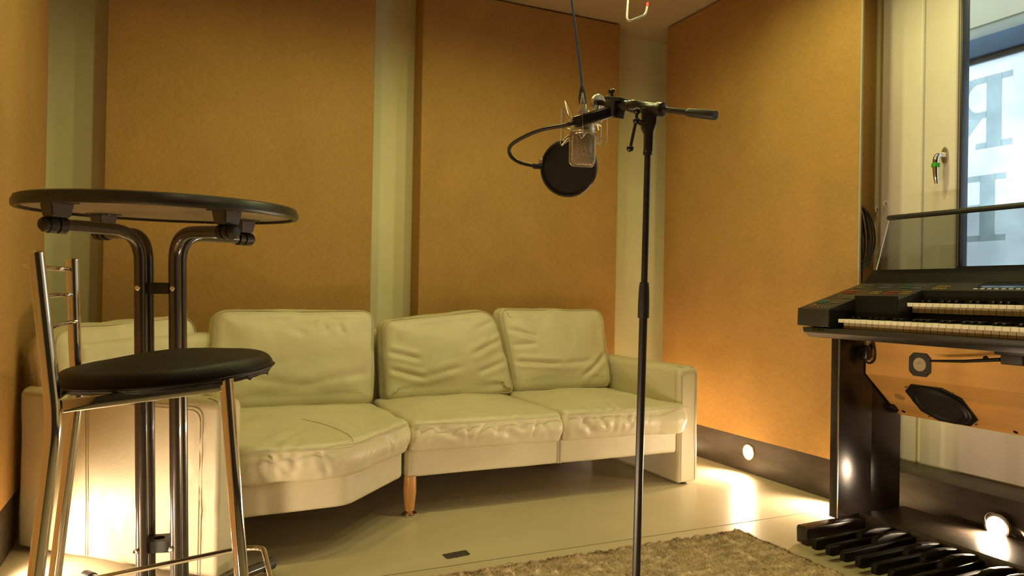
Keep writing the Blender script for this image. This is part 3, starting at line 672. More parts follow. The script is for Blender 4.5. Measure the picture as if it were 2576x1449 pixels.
for z, x, bw in ((0.977, -0.190, 0.030), (0.928, -0.184, 0.020), (0.876, -0.178, 0.014)):
    pts = smooth_path([(x+0.002, 1.278, z), (x-bw*0.6, 1.30, z), (x-bw*0.9, 1.36, z), (x-bw, 1.45, z+0.002), (x-bw*0.9, 1.54, z+0.003), (x-bw*0.6, 1.60, z+0.003), (x+0.004, 1.622, z+0.004)], 6)
    tube('back_rung', pts, 0.0042, CHROME, st, 12)
# seat rails
def rail(a, b, hgt=0.020, th=0.004, name='seat_rail'):
    a = Vector(a); b = Vector(b); d = (b-a); L = d.length; d.normalize(); s = Vector((0, 0, 1)).cross(d).normalized(); u = d.cross(s)
    box(name, (0, -th, -hgt/2), (L, th, hgt/2), CHROME, st, 0.0018, 2, basis(a, d, s, u))
rail((-0.155, 1.270, 0.768), (0.070, 1.288, 0.789)); rail((-0.165, 1.620, 0.768), (0.085, 1.604, 0.789))
rail((-0.163, 1.275, 0.768), (-0.167, 1.615, 0.768)); rail((0.078, 1.295, 0.789), (0.092, 1.60, 0.789))
# foot rail hoop
tube('foot_rail', fillet([(-0.196, 1.628, 0.372), (0.122, 1.616, 0.405), (0.172, 1.60, 0.408), (0.165, 1.30, 0.405), (0.108, 1.275, 0.403), (-0.186, 1.268, 0.372)], 0.045, 8), 0.0052, CHROME, st, 14)
# padded seat : round front, flattened towards the backrest, tilted up at the front
def seat_outline(n=120):
    o = []
    for i in range(n):
        a = 2*PI*i/n; x = math.cos(a); y = math.sin(a)
        rx = 0.178 if x > 0 else 0.175
        o.append((0.0+rx*x, 0.192*y*(1.0 if x > 0 else (1-0.10*x*x))))
    return o
tilt = math.radians(4.6)
sxf = Matrix.Translation((-0.012, 1.445, 0.789)) @ Matrix.Rotation(-tilt, 4, 'Y')
V, Fc = pillow(seat_outline(), 0.0, 0.030, 0.02, 0.022, 0.006, 0.016, 0.004, 200, 26)
Nn = vnormals(V, Fc); V = V+Nn*wobble(V, 9, 0.0025, 4)[:, None]
Rm = np.array(sxf.to_3x3()); V = V@Rm.T+np.array(sxf.translation)
seat = from_np('seat_pad', V, Fc, VINYL, st)
# torn vinyl edge stapled under the seat
bm = bmesh.new(); r = random.Random(3); so = seat_outline(160)
top_ = []; bot_ = []
for i, (x, y) in enumerate(so):
    h_ = 0.003+0.006*abs(noise.noise(Vector((i*0.17, 3, 0))))+(0.004 if r.random() < 0.15 and x > 0.05 else 0)
    top_.append(bm.verts.new(sxf @ Vector((x*0.985, y*0.985, 0.004)))); bot_.append(bm.verts.new(sxf @ Vector((x*0.972, y*0.972, -h_))))
for i in range(160):
    j = (i+1) % 160; bm.faces.new((top_[i], top_[j], bot_[j], bot_[i]))
sk = from_bm('torn_edge', bm, VINYL, seat)
md = sk.modifiers.new('thick', 'SOLIDIFY'); md.thickness = 0.0015

# =================================================================== MICROPHONE STAND
PB = Vector((0.955, 1.3835, 0.0)); PT = Vector((0.9630, 1.3708, 1.30))
ms = thing('microphone_stand', 'black microphone stand with a short boom arm, standing on the rug', 'microphone stand', PB)
def pp(z): return PB+(PT-PB)*(z/PT.z)
lathe('base', [(0.0, 0.019), (0.125, 0.019), (0.130, 0.024), (0.125, 0.032), (0.03, 0.040), (0.018, 0.060), (0, 0.060)], PB, STANDB, ms, seg=48)
tube('lower_tube', [pp(0.05), pp(0.915)], 0.0092, STANDB, ms, 20)
tube('upper_tube', [pp(0.90), pp(1.295)], 0.0074, STANDB, ms, 20)
bm = bmesh.new(); add_lathe(bm, [(0.0095, 0), (0.0128, 0.0), (0.0128, 0.035), (0.0118, 0.065), (0.0102, 0.081), (0.0075, 0.081)], pp(0.898), (PT-PB), 12)
me_ = from_bm('height_clutch', bm, BLACKP, ms)
J = Vector((0.9630, 1.3704, 1.3746))                      # tee joint, boom axis
Bd = (Vector((1.0105, 1.2059, 1.3286))-J).normalized()     # towards the grip
side = Bd.cross(Vector((0, 0, 1))).normalized()
tee = lathe('tee_joint', [(0.0120, -0.052), (0.0150, -0.050), (0.0150, -0.034), (0.0132, -0.030), (0.0132, 0.020), (0.0158, 0.024), (0.0158, 0.040), (0.0125, 0.042)], J, STANDB, ms, Bd, 24)
bm = bmesh.new()
camx = rr.normalized()
Mx = basis(J, (0.909, -0.417, 0), (0.417, 0.909, 0), (0, 0, 1))
add_prism(bm, [(-0.016, 0.0), (0.018, 0.0), (0.017, -0.035), (0.010, -0.055), (0.009, -0.102), (-0.0095, -0.102), (-0.0095, -0.058), (-0.017, -0.045), (-0.016, -0.03)], -0.011, 0.011, Mx @ basis((0, 0, 0), (1, 0, 0), (0, 0, 1), (0, -1, 0)), 0.004, 3)
from_bm('neck', bm, STANDB, tee)
lathe('collar', [(0.0095, 0), (0.0108, 0), (0.0108, 0.008), (0.0095, 0.010)], pp(1.268), STANDB, tee, (PT-PB), 20)
# locking lever with balls
kc = J+Vector((0, 0, -0.040))-camx*0.004; ko = kc-camx*0.030-Vector((0.006, 0.02, -0.006))
kb = link(bpy.data.objects.new('locking_lever', None)); kb.parent = ms; kb.location = ko-PB
tube('lever_shaft', [kc, ko], 0.0062, STANDB, kb, 14)
up_ = ko+Vector((0.001, 0, 0.022)); dn_ = ko-camx*0.013+Vector((0, 0, -0.062))
tube('lever_rod', [up_, ko+Vector((0, 0, 0.004)), dn_], 0.0036, STANDB, kb, 10)
for p, r in ((up_, 0.0078), (ko, 0.0078), (dn_, 0.0080)):
    lathe('ball', [(r*math.sin(a), -r*math.cos(a)) for a in np.linspace(0, PI, 13)], p, BLACKG, kb, seg=18)
lathe('washer', [(0.012, -0.003), (0.0125, 0.0), (0.012, 0.003), (0.006, 0.003)], kc-camx*0.006, GUN, kb, -camx, 20)
BL = J-Bd*0.162; BR = J+Bd*0.115
tube('boom_rod', [BL, J+Bd*0.125], 0.0068, STANDB, ms, 18)
lathe('boom_grip', [(0.0068, 0.0), (0.0088, 0.004), (0.0095, 0.008), (0.0105, 0.070), (0.0100, 0.074), (0.0, 0.074)], J+Bd*0.108, BLACKP, ms, Bd, 24)
# boom collar and thumb screw on the microphone side
lathe('boom_collar', [(0.0068, 0.0), (0.0112, 0.002), (0.0112, 0.016), (0.0128, 0.018), (0.0128, 0.026), (0.0068, 0.028)], J-Bd*0.080, STANDB, ms, Bd, 22)

# =================================================================== MICROPHONE, SHOCK MOUNT, POP FILTER, CABLE
MC = Vector((0.8925, 1.546, 0)); MZ0, MZ1 = 1.264, 1.378
mic = thing('studio_microphone', 'large silver studio microphone hanging upside down in a wire shock mount', 'microphone', (MC.x, MC.y, MZ0))
cf = Vector((0.0, -1.0, 0)).normalized()
gx = Vector((0.909, -0.417, 0)); gx = (gx*0.98+Vector((0.1, 0.2, 0))).normalized(); gy = Vector((0, 0, 1)).cross(gx).normalized()
def rrect(w, h, r, n=8):
    o = []
    for cx, cz, a0 in ((w-r, h-r, 0), (-w+r, h-r, PI/2), (-w+r, -h+r, PI), (w-r, -h+r, 3*PI/2)):
        for i in range(n+1): a = a0+PI/2*i/n; o.append((cx+r*math.cos(a), cz+r*math.sin(a)))
    return o
Mx = basis((MC.x, MC.y, 0), gx, gy, (0, 0, 1))
# head grille : rounded front outline, lens shaped in plan
V, Fc = pillow([(x, z) for x, z in rrect(0.0305, 0.041, 0.012)], -0.014, 0.014, 0.004, 0.008, 0.008, 0.007, 0.0, 140, 12)
V[:, 2] = np.where(V[:, 2] < -0.0135, V[:, 2]-0.007*(1-np.clip(np.hypot(V[:, 0]/0.03, V[:, 1]/0.041), 0, 1)**2), V[:, 2])
xf = Mx @ Matrix.Translation((0, 0, 1.305)) @ basis((0, 0, 0), (1, 0, 0), (0, 0, 1), (0, -1, 0))
Rm = np.array(xf.to_3x3()); V2 = V@Rm.T+np.array(xf.translation)
gr = from_np('grille', V2, Fc, GRILLE, mic)
bd_ = rrect(0.0312, 0.0418, 0.012)
tube('grille_frame', [xf @ Vector((x, z, 0)) for x, z in bd_], 0.0026, SILV, mic, 10, closed=True)
lathe('body', [(0.0, 0), (0.027, 0.0), (0.0298, 0.004), (0.0298, 0.030), (0.0275, 0.034), (0.0265, 0.040), (0.0150, 0.044), (0.0148, 0.062), (0, 0.062)], (MC.x, MC.y, 1.338), SILV, mic, seg=36)
bm = bmesh.new()
for z in (1.384, 1.390, 1.396): add_lathe(bm, [(0.0148, 0), (0.0162, 0.001), (0.0162, 0.003), (0.0148, 0.004)], (MC.x, MC.y, z), seg=24)
from_bm('thread_ring', bm, SILV, mic)
# shock mount
sm = thing('shock_mount', 'pale gold wire spider shock mount gripping the silver microphone', 'shock mount', (MC.x, MC.y, 1.34))
def ring(name, z, r, rad, parent): return tube(name, [(MC.x+r*math.cos(2*PI*i/40), MC.y+r*math.sin(2*PI*i/40), z) for i in range(40)], rad, SHOCK, parent, 8, closed=True)
ring('inner_ring', 1.372, 0.0315, 0.0019, sm); ring('inner_ring', 1.345, 0.0315, 0.0016, sm); ring('outer_ring', 1.360, 0.045, 0.0021, sm)
def sp_(a, r, z): a = math.radians(a); v = gx*math.cos(a)+gy*math.sin(a); return Vector((MC.x, MC.y, z))+v*r
angs = (200, 250, 330, 20, 75, 135)
for i, a in enumerate(angs):
    hi = (1.424 if i % 2 else 1.412); lo_ = 1.318
    if i % 2 == 0:
        tube('spider_arm', fillet([sp_(a-16, 0.045, 1.362), sp_(a, 0.060, hi-0.012), sp_(a+16, 0.045, 1.362)], 0.006), 0.0017, SHOCK, sm, 8)
    else:
        tube('spider_arm', fillet([sp_(a-18, 0.0315, 1.374), sp_(a, 0.052, hi+0.008), sp_(a+18, 0.0315, 1.374)], 0.006), 0.0017, SHOCK, sm, 8)
    tube('spider_arm', fillet([sp_(a-20, 0.0315, 1.340), sp_(a, 0.060, lo_), sp_(a+20, 0.0315, 1.340)], 0.006), 0.0017, SHOCK, sm, 8)
    tube('elastic_cord', [sp_(a, 0.060, hi-0.014), sp_(a+3, 0.060, lo_+0.002)], 0.0007, SHOCK, sm, 6)
bend = tube('swivel_arm', fillet([sp_(15, 0.045, 1.360), BL+Vector((-0.006, 0.0, -0.045)), BL+Vector((0, 0, -0.004))], 0.012), 0.0045, SHOCK, sm, 12)
lathe('swivel_disc', [(0.006, -0.005), (0.0195, -0.005), (0.0205, 0), (0.0195, 0.005), (0.006, 0.005), (0.004, 0.007), (0, 0.007)], BL, SILV, sm, Bd, 32)
# pop filter : clamp bar on the boom, gooseneck, hoop with nylon
pf = thing('pop_filter', 'round black pop filter on a bent gooseneck, in front of the microphone', 'pop filter', (0.93, 1.46, 1.38))
ca = Vector((0.926, 1.468, 1.384)); cb = Vector((0.847, 1.512, 1.357)); cd = (cb-ca).normalized()
cs = Vector((0, 0, 1)).cross(cd).normalized(); cu = cd.cross(cs)
Mx = basis(ca, cd, cs, cu); CL = (cb-ca).length
box('clamp_bar', (0.0, -0.008, -0.0135), (CL, 0.008, 0.0135), BLACKG, pf, 0.006, 3, Mx)
tube('pivot_bolt', [Mx @ Vector((CL-0.013, 0.010, 0)), Mx @ Vector((CL-0.013, -0.010, 0))], 0.007, BLACKP, pf, 16)
Mj = basis(ca, -Bd, side, side.cross(-Bd).normalized()*-1)
jaw = link(bpy.data.objects.new('clamp', None)); jaw.parent = pf; jaw.location = ca-Vector((0.93, 1.46, 1.38))
bc = J-Bd*0.098
e1 = (-Bd); e3 = Vector((0, 0, 1)); e2 = e3.cross(e1).normalized(); e3 = e1.cross(e2)
Mk = basis(bc, e1, e2, e3)
bm = bmesh.new(); add_box(bm, (-0.018, -0.016, 0.0075), (0.030, 0.016, 0.0165), 0.002, 2, Mk); add_box(bm, (-0.016, -0.016, -0.030), (0.030, -0.0085, 0.010), 0.002, 2, Mk); add_box(bm, (-0.006, 0.0085, -0.030), (0.026, 0.0155, 0.010), 0.002, 2, Mk)
from_bm('clamp_jaw', bm, BLACKP, jaw)
lathe('clamp_badge', [(0.0, 0.0006), (0.0055, 0.0006), (0.0055, 0.0014), (0.0045, 0.0014), (0.0042, 0.0008), (0, 0.0008)], Mk @ Vector((-0.009, -0.016, 0.001)), BRASS, jaw, Mk.to_3x3() @ Vector((0, -1, 0)), 24, label='small brass oval badge')
bm = bmesh.new()
kx = Mk @ Vector((0.022, 0, 0.0165))
add_lathe(bm, [(0.004, 0), (0.004, 0.008), (0.009, 0.010), (0.0095, 0.016), (0.004, 0.019), (0, 0.019)], kx, (-0.15, -0.1, 1), 18, (1.5, 0.6))
from_bm('thumb_screw', bm, BLACKG, jaw)
bm = bmesh.new(); add_lathe(bm, [(0.004, 0), (0.004, 0.008), (0.008, 0.010), (0.008, 0.018), (0, 0.019)], Mk @ Vector((0.018, 0.0, -0.014)), (0.1, -0.1, -1), 16, (1.3, 0.7))
from_bm('thumb_screw', bm, BLACKG, jaw)
PC = Vector((0.9455, 1.7085, 1.2875)); PR = 0.0755
gn = smooth_path([cb-cd*0.006, cb+cd*0.02, Vector((0.805, 1.590, 1.352)), Vector((0.785, 1.660, 1.343)), Vector((0.776, 1.715, 1.330)), Vector((0.787, 1.740, 1.312)), Vector((0.815, 1.748, 1.298)), Vector((0.848, 1.742, 1.291)), Vector((0.868, 1.736, 1.289))], 10)
bm = bmesh.new(); ln = len(gn); add_tube(bm, gn, [0.0047+0.0004*(i % 2) for i in range(ln)], 14)
from_bm('gooseneck', bm, STANDB, pf)
pn = (Vector((0, 0, H0))-PC); pn = Vector((pn.x, pn.y, 0)).normalized(); pn = (pn+Vector((-0.25, 0.1, -0.06))).normalized()
lathe('hoop', [(PR-0.004, -0.006), (PR, -0.007), (PR+0.003, -0.003), (PR+0.003, 0.003), (PR, 0.007), (PR-0.004, 0.006), (PR-0.004, -0.006)], PC, STANDB, pf, pn, 72)
lathe('nylon_screen', [(0, 0.0), (PR-0.003, 0.0), (PR-0.003, 0.0006), (0, 0.0006)], PC, NET, pf, pn, 64)
hj = Vector((0.868, 1.736, 1.289)); hk = PC+(hj-PC).normalized()*(PR-0.001)
hc = tube('hoop_joint', [hj-Vector((0.014, 0, 0)), hk], 0.0078, BLACKP, pf, 16)
lathe('wing_nut', [(0.003, 0), (0.0075, 0.004), (0.0075, 0.014), (0.003, 0.016), (0, 0.016)], hj+Vector((0.006, 0, 0.005)), SILV, hc, (0.1, -0.1, 1), 14, (1.2, 0.6))
# microphone cable
mc_ = thing('microphone_cable', 'thin blue cable hanging from the ceiling into the top of the microphone', 'cable', (0.888, 1.547, 1.40))
lathe('plug', [(0.0, 0.0), (0.0095, 0.0), (0.0098, 0.012), (0.0092, 0.014)], (MC.x, MC.y, 1.400), SILV, mc_, seg=20)
lathe('plug_boot', [(0.0095, 0.0), (0.0098, 0.016), (0.0075, 0.032), (0.0045, 0.044), (0, 0.044)], (MC.x-0.0005, MC.y, 1.413), BLACKP, mc_, (-0.07, 0, 1), 20)
tube('cable', smooth_path([(0.889, 1.547, 1.452), (0.8845, 1.548, 1.50), (0.868, 1.556, 1.63), (0.846, 1.568, 1.80), (0.80, 1.59, 2.15), (0.745, 1.62, ZC)], 8), 0.0029, CABLEB, mc_, 10)

# =================================================================== ORGAN
org = thing('electronic_organ', 'black electronic organ with two keyboards, orange speaker board and smoked music rest', 'organ', (2.50, 1.53, 0))
def yprism(name, poly, y0, y1, m, parent=org, bev=0.0, label=None, seg=2): return prism(name, poly, -y1, -y0, m, parent, XZ, bev, seg, label)
def inst(name, me, parent, pos):
    o = link(bpy.data.objects.new(name, me)); o.parent = parent; o.location = Vector(pos)-world_loc(parent); return o
def mesh_of(bm, m, smooth=False):
    bmesh.ops.recalc_face_normals(bm, faces=bm.faces); me = bpy.data.meshes.new('shared'); bm.to_mesh(me); bm.free(); me.materials.append(m)
    if smooth: me.shade_smooth(); me.set_sharp_from_angle(angle=math.radians(38))
    return me
YL, YR = 2.138, 0.915
yprism('key_tray', [(2.245, 0.836), (2.250, 0.816), (2.284, 0.796), (2.76, 0.796), (2.76, 0.836)], YR, YL-0.006, ORG, bev=0.003)
PA = Vector((2.226, 0, 0.909)); PV = Vector((0.374, 0, 0.111)).normalized(); PN = Vector((-PV.z, 0, PV.x))
def onp(y, v, h=0.0): return Vector((PA.x, y, PA.z))+PV*v+PN*h
def zp(x): return 0.909+(x-2.226)*0.111/0.374
yprism('end_block', [(2.224, 0.843), (2.226, 0.909), (2.362, zp(2.362)), (2.362, 0.836), (2.30, 0.836)], 1.988, YL, ORG, bev=0.0015)
yprism('end_block', [(2.224, 0.843), (2.226, 0.909), (2.362, zp(2.362)), (2.362, 0.836), (2.30, 0.836)], YR, 1.062, ORG, bev=0.0015)
for y0, y1 in ((1.800, YL), (YR, 1.20)):
    yprism('control_panel', [(2.362, 0.836), (2.362, zp(2.362)), (2.59, zp(2.59)), (2.59, 0.836)], y0, y1, ORG, bev=0.0012)
yprism('control_panel', [(2.488, 0.915), (2.488, zp(2.488)), (2.59, zp(2.59)), (2.59, 0.915)], 1.20, 1.800, ORG, bev=0.0012)
yprism('keybed', [(2.436, 0.836), (2.436, 0.901), (2.59, 0.901), (2.59, 0.836)], 1.20, 1.800, ORGB)
yprism('music_shelf', [(2.586, 0.836), (2.586, zp(2.588)), (2.640, 1.071), (2.76, 1.071), (2.76, 0.836)], YR, YL-0.003, ORGB, bev=0.002)
# front sockets on the left end
for y in (2.075, 2.052, 2.033):
    lathe('socket', [(0.0035, 0.0), (0.0065, 0.0), (0.0065, 0.002), (0.0035, 0.002)], (2.2475, y, 0.831), BLACKG, org, (-1, 0, 0.05), 16)
# matt black fascias behind the keys
yprism('key_fascia', [(2.3595, 0.838), (2.3595, 0.962), (2.3615, 0.962), (2.3615, 0.838)], 1.802, 1.986, ORGB)
yprism('key_fascia', [(2.4855, 0.903), (2.4855, 0.984), (2.4878, 0.984), (2.4878, 0.903)], 1.20, 1.798, ORGB)
box('block_cheek', (2.232, 1.9862, 0.838), (2.360, 1.9878, 0.905), ORGB, org)
# keys
KW = 0.0250
def white_mesh():
    bm = bmesh.new(); add_box(bm, (0, -KW+0.0008, -0.0135), (0.085, -0.0008, 0), 0.0012, 1); me = mesh_of(bm, IVORY, True); return me
def skirt_mesh():
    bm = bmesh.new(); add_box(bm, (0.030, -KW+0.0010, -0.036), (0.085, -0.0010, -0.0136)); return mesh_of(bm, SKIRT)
def black_mesh():
    bm = bmesh.new(); add_prism(bm, [(0.046, -0.004), (0.049, 0.0105), (0.090, 0.0115), (0.090, -0.004)], -0.0065, 0.0065, basis((0, 0, 0), (1, 0, 0), (0, 0, 1), (0, -1, 0)), 0.0012, 2); return mesh_of(bm, BLACKG, True)
WM, SKM, BM_ = white_mesh(), skirt_mesh(), black_mesh()
def manual(x0, y0, z, n):
    for i in range(n):
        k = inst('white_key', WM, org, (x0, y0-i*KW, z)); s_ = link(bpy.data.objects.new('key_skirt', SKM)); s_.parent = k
        if i % 7 in (0, 1, 3, 4, 5) and i < n-1: inst('black_key', BM_, org, (x0, y0-(i+1)*KW, z))
manual(2.262, 1.977, 0.873, 36); manual(2.400, 1.797, 0.939, 24)
# coloured tabs on the control panel
def cmat(n, c): return mat(n, c, 0.45, var=0.05)
TABC = {'red': cmat('red_tab', (0.30, 0.025, 0.012)), 'yel': cmat('yellow_tab', (0.26, 0.17, 0.025)), 'grn': cmat('green_tab', (0.025, 0.10, 0.035)), 'vio': cmat('violet_tab', (0.10, 0.09, 0.18)), 'blu': cmat('blue_tab', (0.05, 0.10, 0.22)), 'gry': cmat('grey_tab', (0.11, 0.095, 0.065))}
bm = bmesh.new(); add_box(bm, (-0.0045, -0.0042, -0.001), (0.0045, 0.0042, 0.003), 0.001, 1); tbm = mesh_of(bm, TABC['red'], True)
tabm = {}
for c in TABC:
    me = tbm.copy(); me.materials.clear(); me.materials.append(TABC[c]); tabm[c] = me
slope = math.atan2(PV.z, PV.x)
def tabs(c, y, v, n, pitch=0.0105):
    for i in range(n):
        o = inst('tab_button', tabm[c if isinstance(c, str) else c[i % len(c)]], org, onp(y-i*pitch, v)); o.rotation_euler = (0, -slope, 0)
tabs('red', 2.108, 0.247, 5); tabs('red', 2.108, 0.226, 5); tabs('gry', 2.112, 0.30, 5); tabs('gry', 2.10, 0.335, 5)
tabs('vio', 1.995, 0.300, 5); tabs('vio', 2.000, 0.330, 5); tabs('grn', 1.905, 0.300, 4); tabs('grn', 1.910, 0.330, 4); tabs('vio', 1.852, 0.292, 4); tabs('vio', 1.855, 0.325, 4)
tabs('yel', 1.975, 0.215, 4); tabs('yel', 1.978, 0.238, 4); tabs('red', 1.910, 0.215, 4); tabs('red', 1.915, 0.240, 5); tabs('yel', 1.850, 0.218, 4); tabs('yel', 1.855, 0.243, 4)
tabs(('blu', 'red', 'yel'), 1.882, 0.148, 5); tabs(('blu', 'gry', 'red'), 1.885, 0.165, 5)
tabs('gry', 2.048, 0.152, 9); tabs('gry', 2.055, 0.172, 9); tabs('gry', 2.115, 0.155, 1); tabs('gry', 2.112, 0.185, 1)
tabs(('grn', 'blu'), 2.108, 0.082, 4); tabs(('grn', 'blu'), 2.112, 0.100, 5); tabs('gry', 2.048, 0.082, 4)
tabs(('gry', 'red'), 2.098, 0.028, 2); tabs(('blu', 'yel'), 2.100, 0.044, 2); tabs('gry', 2.055, 0.024, 4, 0.017)
tabs('yel', 1.765, 0.292, 5); tabs('yel', 1.768, 0.318, 5)
# glossy display strip and its white ticks
box('display_strip', (0.300, 1.10, 0.0), (0.378, 1.625, 0.0022), mat('glossy_display', (0.012, 0.012, 0.014), 0.10, var=0.1), org, 0.0006, 1, basis((PA.x, 0, PA.z), PV, (0, 1, 0), PN))
bm = bmesh.new(); add_box(bm, (-0.003, -0.0075, 0), (0.003, 0.0075, 0.0025), 0.0005, 1); tkm = mesh_of(bm, cmat('pale_tab', (0.62, 0.60, 0.55)))
for i in range(16):
    o = inst('tab_button', tkm, org, onp(1.612-i*0.0235, 0.288)); o.rotation_euler = (0, -slope, 0)
# music rest
g = yprism('music_rest', [(2.618, 1.070), (2.6895, 1.286), (2.6935, 1.285), (2.622, 1.069)], 0.95, 2.098, SMOKE)
bmr = bmesh.new(); add_tube(bmr, [(2.692, 2.104, 1.290), (2.692, 0.945, 1.290)], 0.0105, 16); from_bm('top_rail', bmr, BLACKP, g)
yprism('glass_edge', [(2.618, 1.071), (2.6893, 1.280), (2.6937, 1.279), (2.6225, 1.070)], 2.098, 2.1005, mat('bright_acrylic_edge', (0.80, 0.84, 0.84), 0.15, var=0.02), g, label='bright polished edge')
# legs
for y0, y1 in ((2.088, 2.128), (0.93, 0.97)):
    lg = box('side_panel', (2.400, y0, 0.072), (2.592, y1, 0.797), ORGL, org, 0.003, 2)
    box('rear_board', (2.596, y0+0.006, 0.075), (2.772, y1-0.002, 0.797), ORGL, lg, 0.003, 2)
    box('metal_trim', (2.3985, y0-0.0006, 0.074), (2.4045, y0+0.004, 0.797), mat('worn_edge_trim', (0.30, 0.24, 0.19), 0.3, metal=0.5, var=0.2), lg, 0.001, 1)
# speaker board : upright strip and a board that leans back underneath
sb = yprism('speaker_board', [(2.545, 0.648), (2.545, 0.797), (2.560, 0.797), (2.560, 0.655)], 0.975, 2.084, PLY)
TP = Vector((2.533, 0, 0.653)); TD = Vector((0.207, 0, -0.181)).normalized(); TNn = Vector((-TD.z*-1, 0, -TD.x)).normalized()
TNn = Vector((TD.z, 0, -TD.x)).normalized()
if TNn.x > 0: TNn = -TNn
TP = Vector((2.5455, 0, 0.6475)) ; 
low = yprism('speaker_board', [(TP.x, TP.z), (TP.x+TD.x*0.268, TP.z+TD.z*0.268), (TP.x+TD.x*0.268-TNn.x*0.014, TP.z+TD.z*0.268-TNn.z*0.014), (TP.x-TNn.x*0.014, TP.z-TNn.z*0.014)], 0.975, 2.084, PLY)
Ms = basis((TP.x, 2.1, TP.z), (0, -1, 0), TD, TNn)
if Ms.to_3x3().determinant() < 0: Ms = basis((TP.x, 2.1, TP.z), (0, -1, 0), TD, TNn)
def octo(u0, u1, v0, v1, c): return [(u0+c, v0), (u1-c, v0), (u1, v0+c), (u1, v1-c), (u1-c, v1), (u0+c, v1), (u0, v1-c), (u0, v0+c)]
for uo in (0.0, 0.62):
    wf = prism('woofer', octo(0.150+uo, 0.376+uo, 0.030, 0.256, 0.050), 0.0005, 0.006, BLACKP, org, Ms, 0.001, 1)
    ctr = Ms @ Vector((0.263+uo, 0.143, 0.0)); nax = Ms.to_3x3() @ Vector((0, 0, 1))
    lathe('surround', [(0.108, 0.006), (0.110, 0.009), (0.104, 0.012), (0.097, 0.009), (0.090, 0.014), (0.082, 0.009), (0.080, 0.0065)], ctr, BLACKP, wf, nax, 48)
    lathe('cone', [(0.082, 0.0090), (0.030, 0.0066), (0.026, 0.0075), (0.015, 0.0105), (0, 0.0115)], ctr, CONE, wf, nax, 48)
    for u, v in ((0.170, 0.050), (0.356, 0.050), (0.170, 0.236), (0.356, 0.236)):
        lathe('screw', [(0.004, 0.006), (0.003, 0.008), (0, 0.0085)], Ms @ Vector((u+uo, v, 0)), GREYPL, wf, nax, 10)
    tw = prism('tweeter', octo(1.801-uo, 1.890-uo, 0.662, 0.750, 0.018), 0, 0.004, GREYPL, org, basis((2.5449, 0, 0), (0, 1, 0), (0, 0, 1), (-1, 0, 0)), 0.001, 1)
    lathe('dome', [(0.0265, 0.0035), (0.0250, 0.0052), (0.010, 0.0044), (0.006, 0.0075), (0, 0.0085)], (2.5449, 1.8455-uo, 0.707), DOME, tw, (-1, 0, 0), 32)
    for y, z in ((1.812, 0.673), (1.879, 0.673), (1.812, 0.739), (1.879, 0.739)):
        lathe('screw', [(0.0028, 0.004), (0.002, 0.0055), (0, 0.006)], (2.5449, y-uo, z), BLACKG, tw, (-1, 0, 0), 10)
    lathe('port', [(0.0, 0.0002), (0.019, 0.0002), (0.0195, 0.0012), (0.0205, 0.0012), (0.0205, 0.0), (0.021, 0.0)], Ms @ Vector((0.092+uo, 0.135, 0.0)), mat('port_recess', (0.50, 0.29, 0.09), 0.6, var=0.1), org, nax, 28)
for u, v in ((0.052, 0.240), (0.489, 0.250)):
    lathe('screw_hole', [(0.0, 0.0008), (0.008, 0.0008), (0.0085, 0.0)], Ms @ Vector((u, v, 0)), BLACKG, org, nax, 18)
for y, z in ((2.059, 0.757), (1.601, 0.751)):
    lathe('fixing_screw', [(0.0095, 0), (0.0095, 0.003), (0.006, 0.006), (0, 0.007)], (2.545, y, z), BLACKP, org, (-1, 0, 0), 18)
# black corner bracket where the lower board meets the leg
bm = bmesh.new(); add_box(bm, (0.004, 0.196, 0.0), (0.035, 0.235, 0.016), 0.002, 1, Ms); from_bm('corner_bracket', bm, BLACKP, org)
# knee lever
kl = tube('knee_lever', [(2.47, 1.752, 0.731), (2.455, 1.62, 0.742), (2.42, 1.475, 0.762)], [0.0042, 0.0055, 0.0066], BLACKP, org, 14)
bm = bmesh.new(); add_box(bm, (2.405, 1.400, 0.748), (2.440, 1.468, 0.780), 0.004, 2); from_bm('lever_bracket', bm, GREYPL, kl)
bm = bmesh.new(); add_box(bm, (2.40, 1.39, 0.778), (2.50, 1.485, 0.797), 0.003, 2); from_bm('lever_hinge', bm, BLACKP, kl)
# plug and looped lead under the left end
pg = box('lead_plug', (2.496, 2.040, 0.706), (2.522, 2.072, 0.764), BLACKG, org, 0.005, 3)
tube('lead', smooth_path([(2.507, 2.055, 0.764), (2.505, 2.056, 0.785), (2.515, 2.045, 0.797)], 5), 0.004, BLACKP, pg, 10)
tube('lead', smooth_path([(2.512, 2.058, 0.707), (2.515, 2.054, 0.697), (2.528, 2.047, 0.694), (2.541, 2.040, 0.712), (2.542, 2.040, 0.745), (2.532, 2.045, 0.775), (2.522, 2.05, 0.795)], 8), 0.0042, BLACKP, pg, 10)

# =================================================================== PEDALBOARD
pb = thing('pedalboard', 'black organ pedalboard with bar pedals on the floor under the organ', 'pedalboard', (2.45, 1.53, 0))
for y0, y1 in ((2.052, 2.104), (0.955, 1.005)):
    yprism('cheek_block', [(2.203, 0.004), (2.200, 0.060), (2.206, 0.069), (2.36, 0.0715), (2.56, 0.0715), (2.56, 0.004)], y0, y1, ORGL, pb, 0.003)
dk = yprism('deck', [(2.520, 0.004), (2.518, 0.074), (2.524, 0.084), (2.79, 0.084), (2.79, 0.004)], 0.90, 2.088, mat('deck_brown_board', (0.045, 0.032, 0.022), 0.36, var=0.3, vscale=40, bump=0.1, bscale=500), pb, 0.002)
bm = bmesh.new(); add_prism(bm, [(2.150, 0.022), (2.148, 0.050), (2.158, 0.057), (2.53, 0.066), (2.53, 0.030), (2.17, 0.018)], -0.0115, 0.0115, XZ, 0.004, 2); npm = mesh_of(bm, PEDB, True)
